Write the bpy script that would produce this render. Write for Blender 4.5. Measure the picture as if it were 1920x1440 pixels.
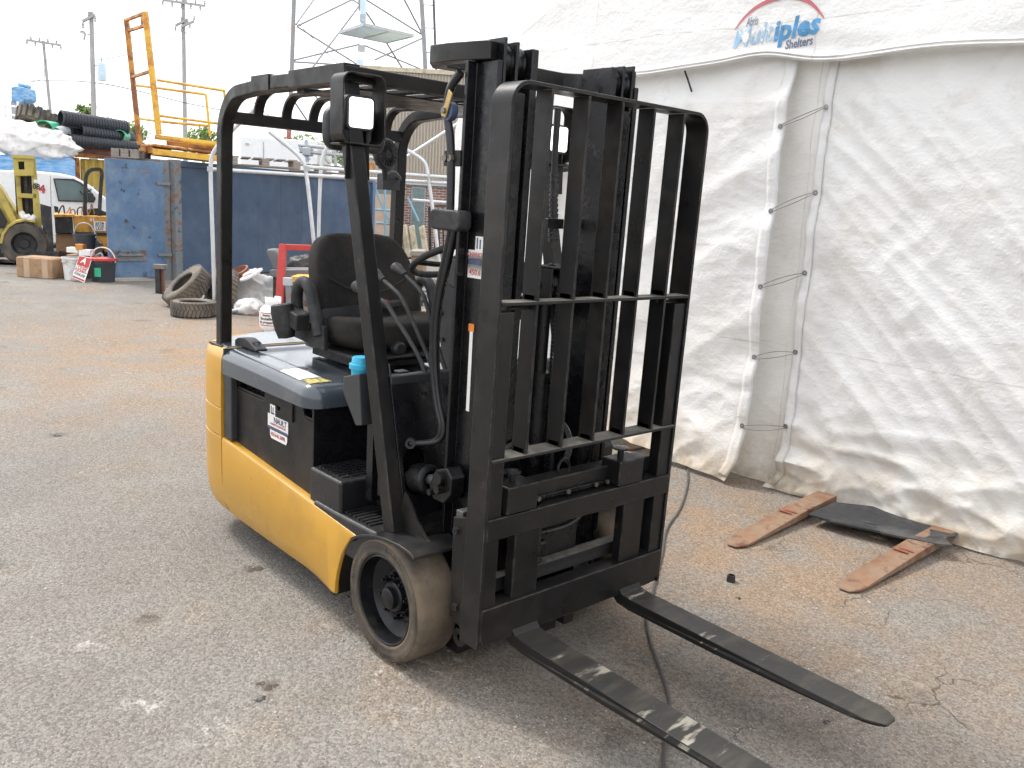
import bpy, bmesh, math, random
from mathutils import Vector, Matrix, noise
from mathutils.geometry import tessellate_polygon
R_ = math.radians
random.seed(7)
for _o in list(bpy.data.objects): bpy.data.objects.remove(_o)
SC = bpy.context.scene
COL = SC.collection

# ---------------------------------------------------------------- camera
CX = Vector((2.3428, -2.127, 1.6085)); YAW, PITCH, ROLL, FOC = 2.401, -.2053, .0596, 1620.4
_F = Vector((math.cos(YAW)*math.cos(PITCH), math.sin(YAW)*math.cos(PITCH), math.sin(PITCH)))
_r = _F.cross(Vector((0, 0, 1))).normalized(); _u = _r.cross(_F)
_Rt = _r*math.cos(ROLL)+_u*math.sin(ROLL); _U = -_r*math.sin(ROLL)+_u*math.cos(ROLL)
cam = bpy.data.cameras.new('camera'); cam.sensor_width = 36; cam.lens = FOC/1920*36
cam.clip_start = .05; cam.clip_end = 2000
camo = bpy.data.objects.new('camera', cam); COL.objects.link(camo)
camo.matrix_world = Matrix(((_Rt.x, _U.x, -_F.x, CX.x), (_Rt.y, _U.y, -_F.y, CX.y), (_Rt.z, _U.z, -_F.z, CX.z), (0, 0, 0, 1)))
SC.camera = camo

# ---------------------------------------------------------------- sky, sun, exposure
SUN_EL, SUN_AZ = R_(52), math.atan2(-.16, -.80)      # hazy sun, behind the truck
W = bpy.data.worlds.new('World'); SC.world = W; W.use_nodes = True
nt = W.node_tree; nt.nodes.clear()
sky = nt.nodes.new('ShaderNodeTexSky'); sky.sky_type = 'NISHITA'; sky.sun_disc = False
sky.sun_elevation = SUN_EL; sky.sun_rotation = math.pi/2-SUN_AZ
sky.air_density = 1.0; sky.dust_density = 4.0; sky.ozone_density = 1.0; sky.altitude = 50
mx = nt.nodes.new('ShaderNodeMix'); mx.data_type = 'RGBA'; mx.inputs[0].default_value = .8
mx.inputs[7].default_value = (8.8, 9.0, 9.3, 1)     # thin bright overcast over the blue
bg = nt.nodes.new('ShaderNodeBackground'); bg.inputs[1].default_value = .127
wo = nt.nodes.new('ShaderNodeOutputWorld')
nt.links.new(sky.outputs[0], mx.inputs[6]); nt.links.new(mx.outputs[2], bg.inputs[0]); nt.links.new(bg.outputs[0], wo.inputs[0])
sl = bpy.data.lights.new('sun', 'SUN'); sl.energy = 1.8; sl.angle = R_(12); sl.color = (1, .965, .92)
so = bpy.data.objects.new('sun', sl); COL.objects.link(so)
_d = Vector((math.cos(SUN_AZ)*math.cos(SUN_EL), math.sin(SUN_AZ)*math.cos(SUN_EL), math.sin(SUN_EL)))
so.rotation_euler = _d.to_track_quat('Z', 'Y').to_euler(); so.location = (-6, 0, 12)
SC.view_settings.view_transform = 'Standard'; SC.view_settings.look = 'None'
SC.view_settings.gamma = 1; SC.view_settings.use_curve_mapping = False
SC.view_settings.exposure = .88
SC.render.engine = 'CYCLES'
cy = SC.cycles; cy.max_bounces = 4; cy.diffuse_bounces = 3; cy.glossy_bounces = 2; cy.transmission_bounces = 2; cy.transparent_max_bounces = 4
cy.use_adaptive_sampling = True; cy.adaptive_threshold = .04; cy.use_denoising = True; cy.caustics_reflective = False; cy.caustics_refractive = False

# ---------------------------------------------------------------- helpers
VX = Vector((math.sin(YAW), -math.cos(YAW), 0)); VY = Vector((math.cos(YAW), math.sin(YAW), 0))
VRZ = YAW-math.pi/2; VR = Matrix.Rotation(VRZ, 3, 'Z')
def ray(px, py): return _F+_Rt*((px-960)/FOC)-_U*((py-720)/FOC)
VSC = 1.
def P(px, py, v):                 # point seen at a pixel, v metres away over the ground
    d = ray(px, py); return CX+d*(v*VSC/d.dot(VY))
def G(px, py, z=0):               # point seen at a pixel, at height z
    d = ray(px, py); return CX+d*((z-CX.z)/d.z)
def vd(p): return (p-CX).dot(VY)
def WV(u, v, z): return Vector((CX.x, CX.y, 0))+VX*u+VY*v+Vector((0, 0, z))
def UVZ(p): q = p-CX; return q.dot(VX), q.dot(VY), p.z
WM = {}
class MB:
    def __init__(s): s.v = []; s.f = []
    def add(s, v, f):
        n = len(s.v); s.v += [Vector(p) for p in v]; s.f += [[i+n for i in q] for q in f]; return s
    def bx(s, x0, x1, y0, y1, z0, z1, T=None):
        v = [Vector((x, y, z)) for x in (x0, x1) for y in (y0, y1) for z in (z0, z1)]
        if T is not None: v = [T @ p for p in v]
        return s.add(v, [(0, 1, 3, 2), (4, 6, 7, 5), (0, 4, 5, 1), (2, 3, 7, 6), (0, 2, 6, 4), (1, 5, 7, 3)])
    def box(s, c, d, R=None):
        T = Matrix.Translation(Vector(c)) @ (R.to_4x4() if R is not None else Matrix())
        return s.bx(-d[0]/2, d[0]/2, -d[1]/2, d[1]/2, -d[2]/2, d[2]/2, T)
    def prism(s, poly, ax, a, b, holes=(), T=None):
        mk = {'y': lambda p, t: (p[0], t, p[1]), 'x': lambda p, t: (t, p[0], p[1]), 'z': lambda p, t: (p[0], p[1], t)}[ax]
        loops = [list(poly)]+[list(h) for h in holes]
        tri = tessellate_polygon([[Vector((p[0], p[1], 0)) for p in l] for l in loops])
        flat = [p for l in loops for p in l]; n = len(flat)
        v = [Vector(mk(p, a)) for p in flat]+[Vector(mk(p, b)) for p in flat]
        if len(loops) == 1: f = [list(range(n)), [i+n for i in range(n)][::-1]]
        else: f = [list(t) for t in tri]+[[i+n for i in t][::-1] for t in tri]
        k = 0
        for l in loops:
            m = len(l)
            for i in range(m): j = (i+1) % m; f.append([k+i, k+j, k+j+n, k+i+n])
            k += m
        if T is not None: v = [T @ p for p in v]
        return s.add(v, f)
    def sweep(s, pts, sec, up=(0, 0, 1), closed=False, cap=True):
        pts = [Vector(p) for p in pts]; up = Vector(up); n = len(pts); m = len(sec); v = []; f = []
        for i, p in enumerate(pts):
            if closed: t = (pts[(i+1) % n]-pts[i-1])
            else: t = pts[min(i+1, n-1)]-pts[max(i-1, 0)]
            t.normalize(); a = t.cross(up)
            if a.length < 1e-4: a = t.cross(Vector((1, 0, 0)))
            a.normalize(); b = a.cross(t)
            k = 1.
            if (0 < i < n-1) or closed:
                e = (pts[i]-pts[i-1]).normalized(); k = 1/max(.5, abs(e.dot(t)))
            for q in sec: v.append(p+a*q[0]*(k if abs(a.dot(pts[i]-pts[i-1])) > 1e-3 else 1)+b*q[1]*k)
        for i in range(n if closed else n-1):
            for j in range(m):
                i2 = (i+1) % n; f.append([i*m+j, i*m+(j+1) % m, i2*m+(j+1) % m, i2*m+j])
        if cap and not closed: f += [list(range(m))[::-1], [(n-1)*m+j for j in range(m)]]
        return s.add(v, f)
    def bar(s, pts, w, h, up=(0, 0, 1), closed=False):
        return s.sweep(pts, [(-w/2, -h/2), (w/2, -h/2), (w/2, h/2), (-w/2, h/2)], up, closed)
    def tube(s, pts, r, n=10, closed=False):
        pts = [Vector(p) for p in pts]; N = len(pts); rr = r if isinstance(r, (list, tuple)) else [r]*N
        v = []; f = []; a = None
        for i, p in enumerate(pts):
            t = (pts[(i+1) % N]-pts[i-1]) if closed else pts[min(i+1, N-1)]-pts[max(i-1, 0)]
            t.normalize()
            if a is None: a = t.orthogonal().normalized()
            a = (a-t*a.dot(t)).normalized(); b = t.cross(a)
            for j in range(n):
                w = 2*math.pi*j/n; v.append(p+(a*math.cos(w)+b*math.sin(w))*rr[i])
        for i in range(N if closed else N-1):
            for j in range(n): i2 = (i+1) % N; f.append([i*n+j, i*n+(j+1) % n, i2*n+(j+1) % n, i2*n+j])
        if not closed: f += [list(range(n))[::-1], [(N-1)*n+j for j in range(n)]]
        return s.add(v, f)
    def cyl(s, a, b, r, r1=None, n=16): return s.tube([a, b], [r, r if r1 is None else r1], n)
    def lathe(s, prof, o, ax, n=32, closed=True):       # prof: (radius, along axis)
        ax = Vector(ax).normalized(); a = ax.orthogonal().normalized(); b = ax.cross(a); o = Vector(o); m = len(prof)
        v = [o+ax*h+(a*math.cos(2*math.pi*i/n)+b*math.sin(2*math.pi*i/n))*r for i in range(n) for r, h in prof]; f = []
        for i in range(n):
            i2 = (i+1) % n
            for j in range(m if closed else m-1):
                k = (j+1) % m; f.append([i*m+j, i2*m+j, i2*m+k, i*m+k])
        return s.add(v, f)
    def grid(s, nx, ny, fn):
        v = [fn(i/nx, j/ny) for i in range(nx+1) for j in range(ny+1)]
        return s.add(v, [[i*(ny+1)+j, (i+1)*(ny+1)+j, (i+1)*(ny+1)+j+1, i*(ny+1)+j+1] for i in range(nx) for j in range(ny)])
    def build(s, name, mat, parent=None, bevel=0, seg=2, ang=38, sub=0, local=False, solid=0, flat=False, base=None):
        me = bpy.data.meshes.new(name); vs = s.v; o = bpy.data.objects.new(name, me)
        if not local:
            if parent is not None: inv = WM[parent.name].inverted(); vs = [inv @ p for p in s.v]; WM[o.name] = WM[parent.name]
            elif base is not None:
                T = Matrix.Translation(Vector(base)); vs = [p-Vector(base) for p in s.v]; WM[o.name] = T; o.location = base
            else: WM[o.name] = Matrix()
        me.from_pydata([tuple(p) for p in vs], [], s.f); me.validate()
        bm = bmesh.new(); bm.from_mesh(me); bmesh.ops.remove_doubles(bm, verts=bm.verts, dist=1e-5)
        bmesh.ops.recalc_face_normals(bm, faces=bm.faces); bm.to_mesh(me); bm.free()
        if not flat:
            me.shade_smooth(); me.set_sharp_from_angle(angle=R_(ang))
        me.materials.append(mat); COL.objects.link(o)
        if parent is not None: o.parent = parent
        if solid: m = o.modifiers.new('s', 'SOLIDIFY'); m.thickness = solid; m.offset = 0
        if bevel:
            m = o.modifiers.new('b', 'BEVEL'); m.width = bevel; m.segments = seg; m.limit_method = 'ANGLE'; m.angle_limit = R_(35); m.harden_normals = True
        if sub: m = o.modifiers.new('u', 'SUBSURF'); m.levels = sub; m.render_levels = sub
        return o
def tag(o, label, cat, group=None, kind=None):
    if label: o['label'] = label
    if cat: o['category'] = cat
    if group: o['group'] = group
    if kind: o['kind'] = kind
    return o
def thing(name, label, cat, loc=(0, 0, 0), rz=0, group=None):
    o = bpy.data.objects.new(name, None); COL.objects.link(o); o.location = loc; o.rotation_euler = (0, 0, rz); o.empty_display_size = .2
    WM[o.name] = Matrix.Translation(Vector(loc)) @ Matrix.Rotation(rz, 4, 'Z'); return tag(o, label, cat, group)
def copy_tree(o, parent=None):
    c = o.copy(); COL.objects.link(c)
    if parent is not None: c.parent = parent
    for ch in [x for x in bpy.data.objects if x.parent == o]: copy_tree(ch, c)
    return c
def arc(c, r, a0, a1, n, u, w):
    c = Vector(c); u = Vector(u); w = Vector(w)
    return [c+u*r*math.cos(a0+(a1-a0)*i/n)+w*r*math.sin(a0+(a1-a0)*i/n) for i in range(n+1)]
def smooth(pts, it=2):
    pts = [Vector(p) for p in pts]
    for _ in range(it):
        q = [pts[0]]
        for a, b in zip(pts, pts[1:]): q += [a*.75+b*.25, a*.25+b*.75]
        pts = q+[pts[-1]]
    return pts
def rrect(x0, x1, y0, y1, r, n=4):
    o = []
    for cx, cy, a in ((x1-r, y1-r, 0), (x0+r, y1-r, 90), (x0+r, y0+r, 180), (x1-r, y0+r, 270)):
        o += [(cx+r*math.cos(R_(a+90*i/n)), cy+r*math.sin(R_(a+90*i/n))) for i in range(n+1)]
    return o
def lettering(name, txt, size, mat, parent, loc, right, upv, align='CENTER', shear=0, bold=0, sx=1, fit=None, fitw=None):
    c = bpy.data.curves.new('t', 'FONT'); c.body = txt; c.size = size; c.align_x = align; c.align_y = 'CENTER'; c.shear = shear; c.offset = bold; c.resolution_u = 2
    t = bpy.data.objects.new('t', c); COL.objects.link(t); dg = bpy.context.evaluated_depsgraph_get(); dg.update()
    me = bpy.data.meshes.new_from_object(t.evaluated_get(dg)); bpy.data.objects.remove(t)
    right = Vector(right).normalized(); upv = Vector(upv); upv = (upv-right*upv.dot(right)).normalized(); loc = Vector(loc)
    if fitw: xs_ = [v.co.x for v in me.vertices]; sx = fitw/(max(xs_)-min(xs_))
    m = MB(); m.add([loc+right*v.co.x*sx+upv*v.co.y for v in me.vertices], [list(p.vertices) for p in me.polygons]); bpy.data.meshes.remove(me)
    if fit:
        for p in m.v: fit(p)
    return m.build(name, mat, parent, flat=True)

# ---------------------------------------------------------------- materials
def mat(name, col, rough=.5, metal=0, var=.15, vs=6, bump=0., bs=60, dirt=None, ds=4, dt=.55, dw=.08, rv=.12, coat=0, spec=.5, d2=None, d2s=2, d2t=.6, d2w=.1, stretch=None, edge=None):
    m = bpy.data.materials.new(name); m.use_nodes = True; t = m.node_tree; N = t.nodes; L = t.links; b = N['Principled BSDF']
    tc = N.new('ShaderNodeTexCoord'); vec = tc.outputs['Object']
    if stretch:
        mp = N.new('ShaderNodeMapping'); mp.inputs['Scale'].default_value = stretch; L.new(vec, mp.inputs[0]); vec2 = mp.outputs[0]
    else: vec2 = vec
    def nz(sc, det=6, ro=.6, v=None):
        n = N.new('ShaderNodeTexNoise'); n.inputs['Scale'].default_value = sc; n.inputs['Detail'].default_value = det; n.inputs['Roughness'].default_value = ro; L.new(v or vec, n.inputs['Vector']); return n.outputs['Fac']
    def mr(x, a, b_, c, d):
        n = N.new('ShaderNodeMapRange'); L.new(x, n.inputs[0])
        for i, q in enumerate((a, b_, c, d)): n.inputs[1+i].default_value = q
        return n.outputs[0]
    n0 = nz(vs, 4, v=vec2)
    mu = N.new('ShaderNodeMix'); mu.data_type = 'RGBA'; mu.blend_type = 'MULTIPLY'; mu.inputs[0].default_value = 1
    mu.inputs[6].default_value = (*col, 1); g = N.new('ShaderNodeCombineColor')
    k = mr(n0, .25, .75, 1-var, 1+var)
    for i in range(3): L.new(k, g.inputs[i])
    L.new(g.outputs[0], mu.inputs[7]); cur = mu.outputs[2]
    for dc, sc, th, w, off in ((dirt, ds, dt, dw, 0), (d2, d2s, d2t, d2w, 1)):
        if dc is None: continue
        f = mr(nz(sc, 5, .65, vec2), th-w, th+w, 0, 1)
        x = N.new('ShaderNodeMix'); x.data_type = 'RGBA'; L.new(f, x.inputs[0]); L.new(cur, x.inputs[6]); x.inputs[7].default_value = (*dc, 1); cur = x.outputs[2]
    if edge:                 # paint rubbed off along edges
        bv = N.new('ShaderNodeBevel'); bv.samples = 3; bv.inputs['Radius'].default_value = .005; ge = N.new('ShaderNodeNewGeometry'); dp = N.new('ShaderNodeVectorMath'); dp.operation = 'DOT_PRODUCT'
        L.new(bv.outputs[0], dp.inputs[0]); L.new(ge.outputs['True Normal'], dp.inputs[1]); ed = mr(dp.outputs['Value'], .995, .90, 0, 1); em = N.new('ShaderNodeMath'); em.operation = 'MULTIPLY'; L.new(ed, em.inputs[0]); L.new(mr(nz(14, 3, .7), .44, .60, .05, 1), em.inputs[1])
        x = N.new('ShaderNodeMix'); x.data_type = 'RGBA'; L.new(em.outputs[0], x.inputs[0]); L.new(cur, x.inputs[6]); x.inputs[7].default_value = (*edge, 1); cur = x.outputs[2]
    L.new(cur, b.inputs['Base Color']); b.inputs['Metallic'].default_value = metal
    L.new(mr(n0 if rv < .1 else nz(vs*2.3, 2), .3, .7, max(.03, rough-rv), min(1, rough+rv)), b.inputs['Roughness'])
    b.inputs['Specular IOR Level'].default_value = spec; b.inputs['Coat Weight'].default_value = coat; b.inputs['Coat Roughness'].default_value = .12
    if bump:
        bn = N.new('ShaderNodeBump'); bn.inputs['Strength'].default_value = min(1, bump); bn.inputs['Distance'].default_value = .004; L.new(nz(bs, 2), bn.inputs['Height']); L.new(bn.outputs[0], b.inputs['Normal'])
    return m
def emis(m, col, s):
    b = m.node_tree.nodes['Principled BSDF']; b.inputs['Emission Color'].default_value = (*col, 1); b.inputs['Emission Strength'].default_value = s; return m
M = {}
M['black'] = mat('black_paint', (.0085, .008, .008), .40, var=.3, vs=5, bump=.10, bs=90, dirt=(.032, .026, .021), ds=3.2, dt=.62, dw=.14, rv=.14, spec=.30, edge=(.085, .078, .070), d2=(.055, .040, .028), d2s=11, d2t=.70, d2w=.03)
M['blacks'] = mat('black_steel_semi', (.006, .006, .0072), .28, var=.25, vs=8, bump=.2, bs=45, dirt=(.02, .017, .014), ds=6, dt=.68, dw=.1, spec=.4)
M['greasy'] = mat('greasy_black_steel', (.007, .007, .0075), .35, var=.4, vs=14, bump=.4, bs=60, dirt=(.024, .018, .012), ds=9, dt=.64, dw=.1, spec=.4)
M['plastic'] = mat('black_moulded_plastic', (.010, .010, .011), .42, var=.2, vs=20, bump=.2, bs=400, dirt=(.04, .036, .032), ds=5, dt=.66, dw=.15)
M['fender'] = mat('black_wheel_arch_plate', (.012, .012, .013), .4, var=.2, vs=9, dirt=(.05, .043, .036), ds=5, dt=.6, dw=.15)
M['yellow'] = mat('truck_yellow_paint', (.50, .262, .026), .33, var=.06, vs=3, bump=.03, bs=120, dirt=(.33, .18, .045), ds=2.4, dt=.66, dw=.14, coat=.15, rv=.08, d2=(.20, .12, .05), d2s=26, d2t=.735, d2w=.02, edge=(.62, .42, .14))
M['hood'] = mat('slate_grey_hood_paint', (.058, .070, .084), .20, var=.08, vs=3, bump=.02, bs=140, dirt=(.13, .135, .135), ds=2.6, dt=.66, dw=.15, coat=.5, rv=.06)
M['finGrey'] = mat('charcoal_trim', (.028, .029, .031), .5, var=.15, vs=5)
M['tyre'] = mat('worn_dusty_rubber', (.155, .118, .082), .85, var=.28, vs=7, bump=.6, bs=40, dirt=(.055, .048, .042), ds=4.5, dt=.56, dw=.12, d2=(.03, .026, .022), d2s=42, d2t=.70, d2w=.025, spec=.25)
M['sidewall'] = mat('tyre_sidewall_rubber', (.045, .040, .034), .8, var=.3, vs=8, bump=.3, bs=70, dirt=(.14, .11, .08), ds=5, dt=.55, dw=.12, spec=.3)
M['rim'] = mat('black_wheel_rim', (.006, .006, .0075), .36, var=.25, bump=.1, dirt=(.045, .038, .03), ds=8, dt=.67, dw=.1, spec=.35)
M['fabric'] = mat('seat_cloth', (.024, .0225, .022), .95, var=.2, vs=30, bump=.6, bs=700, dirt=(.058, .050, .043), ds=3.2, dt=.57, dw=.16, spec=.2)
M['rubber'] = mat('black_rubber', (.016, .016, .017), .6, var=.2, vs=20, dirt=(.05, .048, .045), ds=12, dt=.62, dw=.12)
M['hose'] = mat('black_hose', (.014, .014, .016), .35, var=.2, vs=12)
M['red'] = mat('red_plastic', (.45, .02, .02), .4)
M['greyMetal'] = mat('dull_grey_steel', (.12, .12, .115), .5, .6, var=.2, vs=12, dirt=(.12, .07, .04), ds=8, dt=.62)
M['zinc'] = mat('zinc_bolt', (.20, .18, .15), .45, .7, var=.2, vs=20)
M['brass'] = mat('brass_fitting', (.5, .36, .14), .45, .7, var=.3, vs=20, dirt=(.1, .07, .04), ds=20)
M['lens'] = emis(mat('lamp_lens', (.85, .85, .85), .15, var=.02), (1, 1, 1), 1.6)
M['mirror'] = mat('mirror_shell', (.02, .021, .023), .5, var=.1, bump=.2, bs=300)
M['fork'] = mat('worn_fork_steel', (.046, .042, .037), .45, .25, var=.25, vs=5, bump=.25, bs=30, rv=.12, dirt=(.10, .085, .064), ds=5, dt=.6, dw=.1, d2=(.42, .38, .30), d2s=4.2, d2t=.60, d2w=.025, stretch=(2.6, .5, 1))
M['cyan'] = mat('cyan_cup_plastic', (.03, .36, .55), .4, var=.05)
M['label'] = mat('sticker_white', (.78, .77, .74), .4, var=.05)
M['labelY'] = mat('sticker_yellow', (.55, .47, .14), .4, var=.2, dirt=(.08, .08, .08), ds=60, dt=.55, dw=.05)
M['ink'] = mat('ink_black', (.03, .03, .035), .5)
M['inkR'] = mat('ink_red', (.45, .05, .06), .5)
M['inkB'] = mat('ink_navy', (.06, .08, .15), .5)
M['orangeS'] = mat('sticker_orange', (.75, .22, .02), .5)

M['dusty'] = mat('black_paint_dusty_on_top', (.16, .145, .12), .7, var=.3, vs=12, dirt=(.05, .045, .04), ds=9, dt=.56, dw=.1)
def top_only(m, z0=.75, z1=.95):
    t = m.node_tree; N = t.nodes; L = t.links; b = N['Principled BSDF']; src = b.inputs['Base Color'].links[0].from_socket
    ge = N.new('ShaderNodeNewGeometry'); sx = N.new('ShaderNodeSeparateXYZ'); L.new(ge.outputs['True Normal'], sx.inputs[0]); r = N.new('ShaderNodeMapRange'); L.new(sx.outputs[2], r.inputs[0]); r.inputs[1].default_value = z0; r.inputs[2].default_value = z1
    x = N.new('ShaderNodeMix'); x.data_type = 'RGBA'; L.new(r.outputs[0], x.inputs[0]); x.inputs[6].default_value = (.010, .0095, .009, 1); L.new(src, x.inputs[7]); L.new(x.outputs[2], b.inputs['Base Color'])
top_only(M['fork']); top_only(M['dusty'])
# ================================================================ ground
def ground_mat():
    m = bpy.data.materials.new('worn_asphalt_yard'); m.use_nodes = True; t = m.node_tree; N = t.nodes; L = t.links; b = N['Principled BSDF']
    tc = N.new('ShaderNodeTexCoord'); V = tc.outputs['Object']
    CA = {}
    def nz(sc, det=6, ro=.6, v=None, dist=0):
        if (sc, dist) in CA: return CA[(sc, dist)]
        n = N.new('ShaderNodeTexNoise'); n.inputs['Scale'].default_value = sc; n.inputs['Detail'].default_value = det; n.inputs['Roughness'].default_value = ro; n.inputs['Distortion'].default_value = dist; L.new(v or V, n.inputs['Vector']); CA[(sc, dist)] = n.outputs['Fac']; return n.outputs['Fac']
    def mr(x, a, b_, c, d):
        n = N.new('ShaderNodeMapRange'); L.new(x, n.inputs[0])
        for i, q in enumerate((a, b_, c, d)): n.inputs[1+i].default_value = q
        return n.outputs[0]
    def ma(op, a, b_=None):
        n = N.new('ShaderNodeMath'); n.operation = op
        for i, q in enumerate((a, b_)):
            if q is None: continue
            if isinstance(q, (int, float)): n.inputs[i].default_value = q
            else: L.new(q, n.inputs[i])
        return n.outputs[0]
    def mixc(f, a, c, mode='MIX'):
        x = N.new('ShaderNodeMix'); x.data_type = 'RGBA'; x.blend_type = mode
        for i, q in ((0, f), (6, a), (7, c)):
            if isinstance(q, tuple): x.inputs[i].default_value = (*q, 1)
            elif isinstance(q, (int, float)): x.inputs[i].default_value = q
            else: L.new(q, x.inputs[i])
        return x.outputs[2]
    def spot(c, r0, r1):                      # soft round mask about a point
        n = N.new('ShaderNodeVectorMath'); n.operation = 'DISTANCE'; L.new(V, n.inputs[0]); n.inputs[1].default_value = (c[0], c[1], 0)
        return mr(n.outputs['Value'], r0, r1, 1, 0)
    big = nz(.5, 3, .6); mid = nz(2.3, 5, .62); fine = nz(55, 2, .7); grit = nz(190, 1, .7)
    c = mixc(mr(big, .35, .68, 0, 1), (.178, .167, .153), (.240, .224, .203))
    c = mixc(mr(mid, .38, .66, 0, .75), c, (.178, .160, .142))
    # rust coloured dust by the tent and on the yard behind
    du = ma('MAXIMUM', ma('MULTIPLY', spot((.1, 1.5), .2, 2.1), .75), ma('MULTIPLY', spot((-5.6, 2.2), 1., 4.2), .8))
    du = ma('MAXIMUM', du, ma('MULTIPLY', spot((1.6, 1.2), .0, 1.6), .3))
    du = ma('MULTIPLY', du, mr(nz(2.3, 7, .65), .36, .60, .15, 1))
    c = mixc(du, c, (.30, .192, .108))
    c = mixc(ma('MULTIPLY', mr(nz(.9, 4, .6), .52, .66, 0, 1), .55), c, (.215, .155, .102))
    # dark oily stains, two broad darker areas by the forks, white scrapes
    c = mixc(ma('MULTIPLY', mr(nz(1.7, 3, .55), .655, .72, 0, 1), .5), c, (.09, .075, .065))
    st = None
    for x, y, r in ((-.079, -.933, .035), (-.015, -.989, .02), (-.96, -.568, .04), (-3.5, -.68, .06), (.402, -1.006, .02), (-.752, -1.076, .05), (1.0, .35, .35), (.62, .02, .3)):
        s = ma('MULTIPLY', mr(nz(20, 3, .6), .3, .6, .35, 1), spot((x, y), r*.5, r*1.15)); s = ma('MULTIPLY', s, .75 if r < .3 else .45)
        st = s if st is None else ma('MAXIMUM', st, s)
    c = mixc(st, c, (.085, .066, .052))
    ws = ma('MULTIPLY', mr(nz(20, 3, .6), .56, .66, 0, 1), mr(nz(.9, 4, .6), .56, .64, 0, 1))
    for x, y in ((.05, -1.18), (-.2, -1.28), (.30, -1.3), (-.7, -1.3)):
        ws = ma('MAXIMUM', ws, ma('MULTIPLY', mr(nz(20, 3, .6), .5, .6, 0, 1), spot((x, y), .02, .10)))
    c = mixc(ma('MULTIPLY', ws, .48), c, (.55, .53, .50))
    # aggregate
    vo = N.new('ShaderNodeTexVoronoi'); vo.inputs['Scale'].default_value = 115; L.new(V, vo.inputs['Vector'])
    ag = N.new('ShaderNodeSeparateColor'); L.new(vo.outputs['Color'], ag.inputs[0])
    c = mixc(.85, c, mixc(ag.outputs[0], (.60, .59, .57), (1.36, 1.35, 1.32)), 'MULTIPLY')
    c = mixc(mr(grit, .62, .74, 0, .55), c, (.62, .60, .57))
    c = mixc(mr(fine, .60, .74, 0, .45), c, (.10, .088, .078))
    # cracks, only in the front right
    vc = N.new('ShaderNodeTexVoronoi'); vc.feature = 'DISTANCE_TO_EDGE'; vc.inputs['Scale'].default_value = 2.1
    wv = N.new('ShaderNodeVectorMath'); wv.operation = 'ADD'; nn = N.new('ShaderNodeTexNoise'); nn.inputs['Scale'].default_value = 5; nn.inputs['Detail'].default_value = 6
    sc = N.new('ShaderNodeVectorMath'); sc.operation = 'SCALE'; sc.inputs['Scale'].default_value = .35
    L.new(V, nn.inputs['Vector']); L.new(nn.outputs['Color'], sc.inputs[0]); L.new(V, wv.inputs[0]); L.new(sc.outputs[0], wv.inputs[1]); L.new(wv.outputs[0], vc.inputs['Vector'])
    cr = ma('MULTIPLY', mr(vc.outputs['Distance'], 0, .010, 1, 0), mr(nz(1.7, 3), .48, .58, 0, 1)); cr = ma('MULTIPLY', cr, spot((1.4, 1.6), 1.2, 2.6))
    c = mixc(ma('MULTIPLY', cr, .75), c, (.07, .055, .045))
    L.new(c, b.inputs['Base Color']); b.inputs['Roughness'].default_value = .88; b.inputs['Specular IOR Level'].default_value = .25
    h = ma('ADD', ma('MULTIPLY', fine, .8), ma('ADD', ma('MULTIPLY', grit, .35), ma('ADD', ma('MULTIPLY', mid, 1.2), ma('ADD', ma('MULTIPLY', cr, -1.2), ma('MULTIPLY', vo.outputs['Distance'], -.6)))))
    bn = N.new('ShaderNodeBump'); bn.inputs['Strength'].default_value = .75; bn.inputs['Distance'].default_value = .006; L.new(h, bn.inputs['Height']); L.new(bn.outputs[0], b.inputs['Normal'])
    return m
GM = ground_mat()
m = MB()
S = 700
m.grid(60, 60, lambda a, b: Vector((-3+S*(2*a-1)*abs(2*a-1)**2, S*(2*b-1)*abs(2*b-1)**2, 0)))
g = m.build('ground', GM, flat=True); g['kind'] = 'structure'
# loose stones on the asphalt
peb = mat('pebble_grey', (.26, .235, .21), .9, var=.5, vs=3, dirt=(.42, .40, .37), ds=2, dt=.52, dw=.05)
m = MB(); rnd = random.Random(3)
def stone(m, c, r, rnd):
    q = [Vector((rnd.uniform(.6, 1.2)*x, rnd.uniform(.6, 1.2)*y, rnd.uniform(.4, .8)*z))*r for x, y, z in ((1, 0, 0), (-1, 0, 0), (0, 1, 0), (0, -1, 0), (0, 0, 1), (0, 0, -.4))]
    a = rnd.uniform(0, 6.3); T = Matrix.Rotation(a, 3, 'Z')
    m.add([Vector(c)+T @ p for p in q], [(0, 2, 4), (2, 1, 4), (1, 3, 4), (3, 0, 4), (2, 0, 5), (1, 2, 5), (3, 1, 5), (0, 3, 5)])
for i in range(5200):
    d = 1.6+9*rnd.random()**1.6; w = rnd.uniform(-.75, .75)
    p = CX+VY*d+VX*(d*w*1.05); 
    stone(m, (p.x, p.y, .001), rnd.uniform(.0015, .0045)*(1+.12*d)*(2.0 if rnd.random() < .03 else 1), rnd)
tag(m.build('loose_stones', peb, flat=True), 'loose small stones and grit scattered over the asphalt', 'gravel', kind='stuff')

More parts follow.
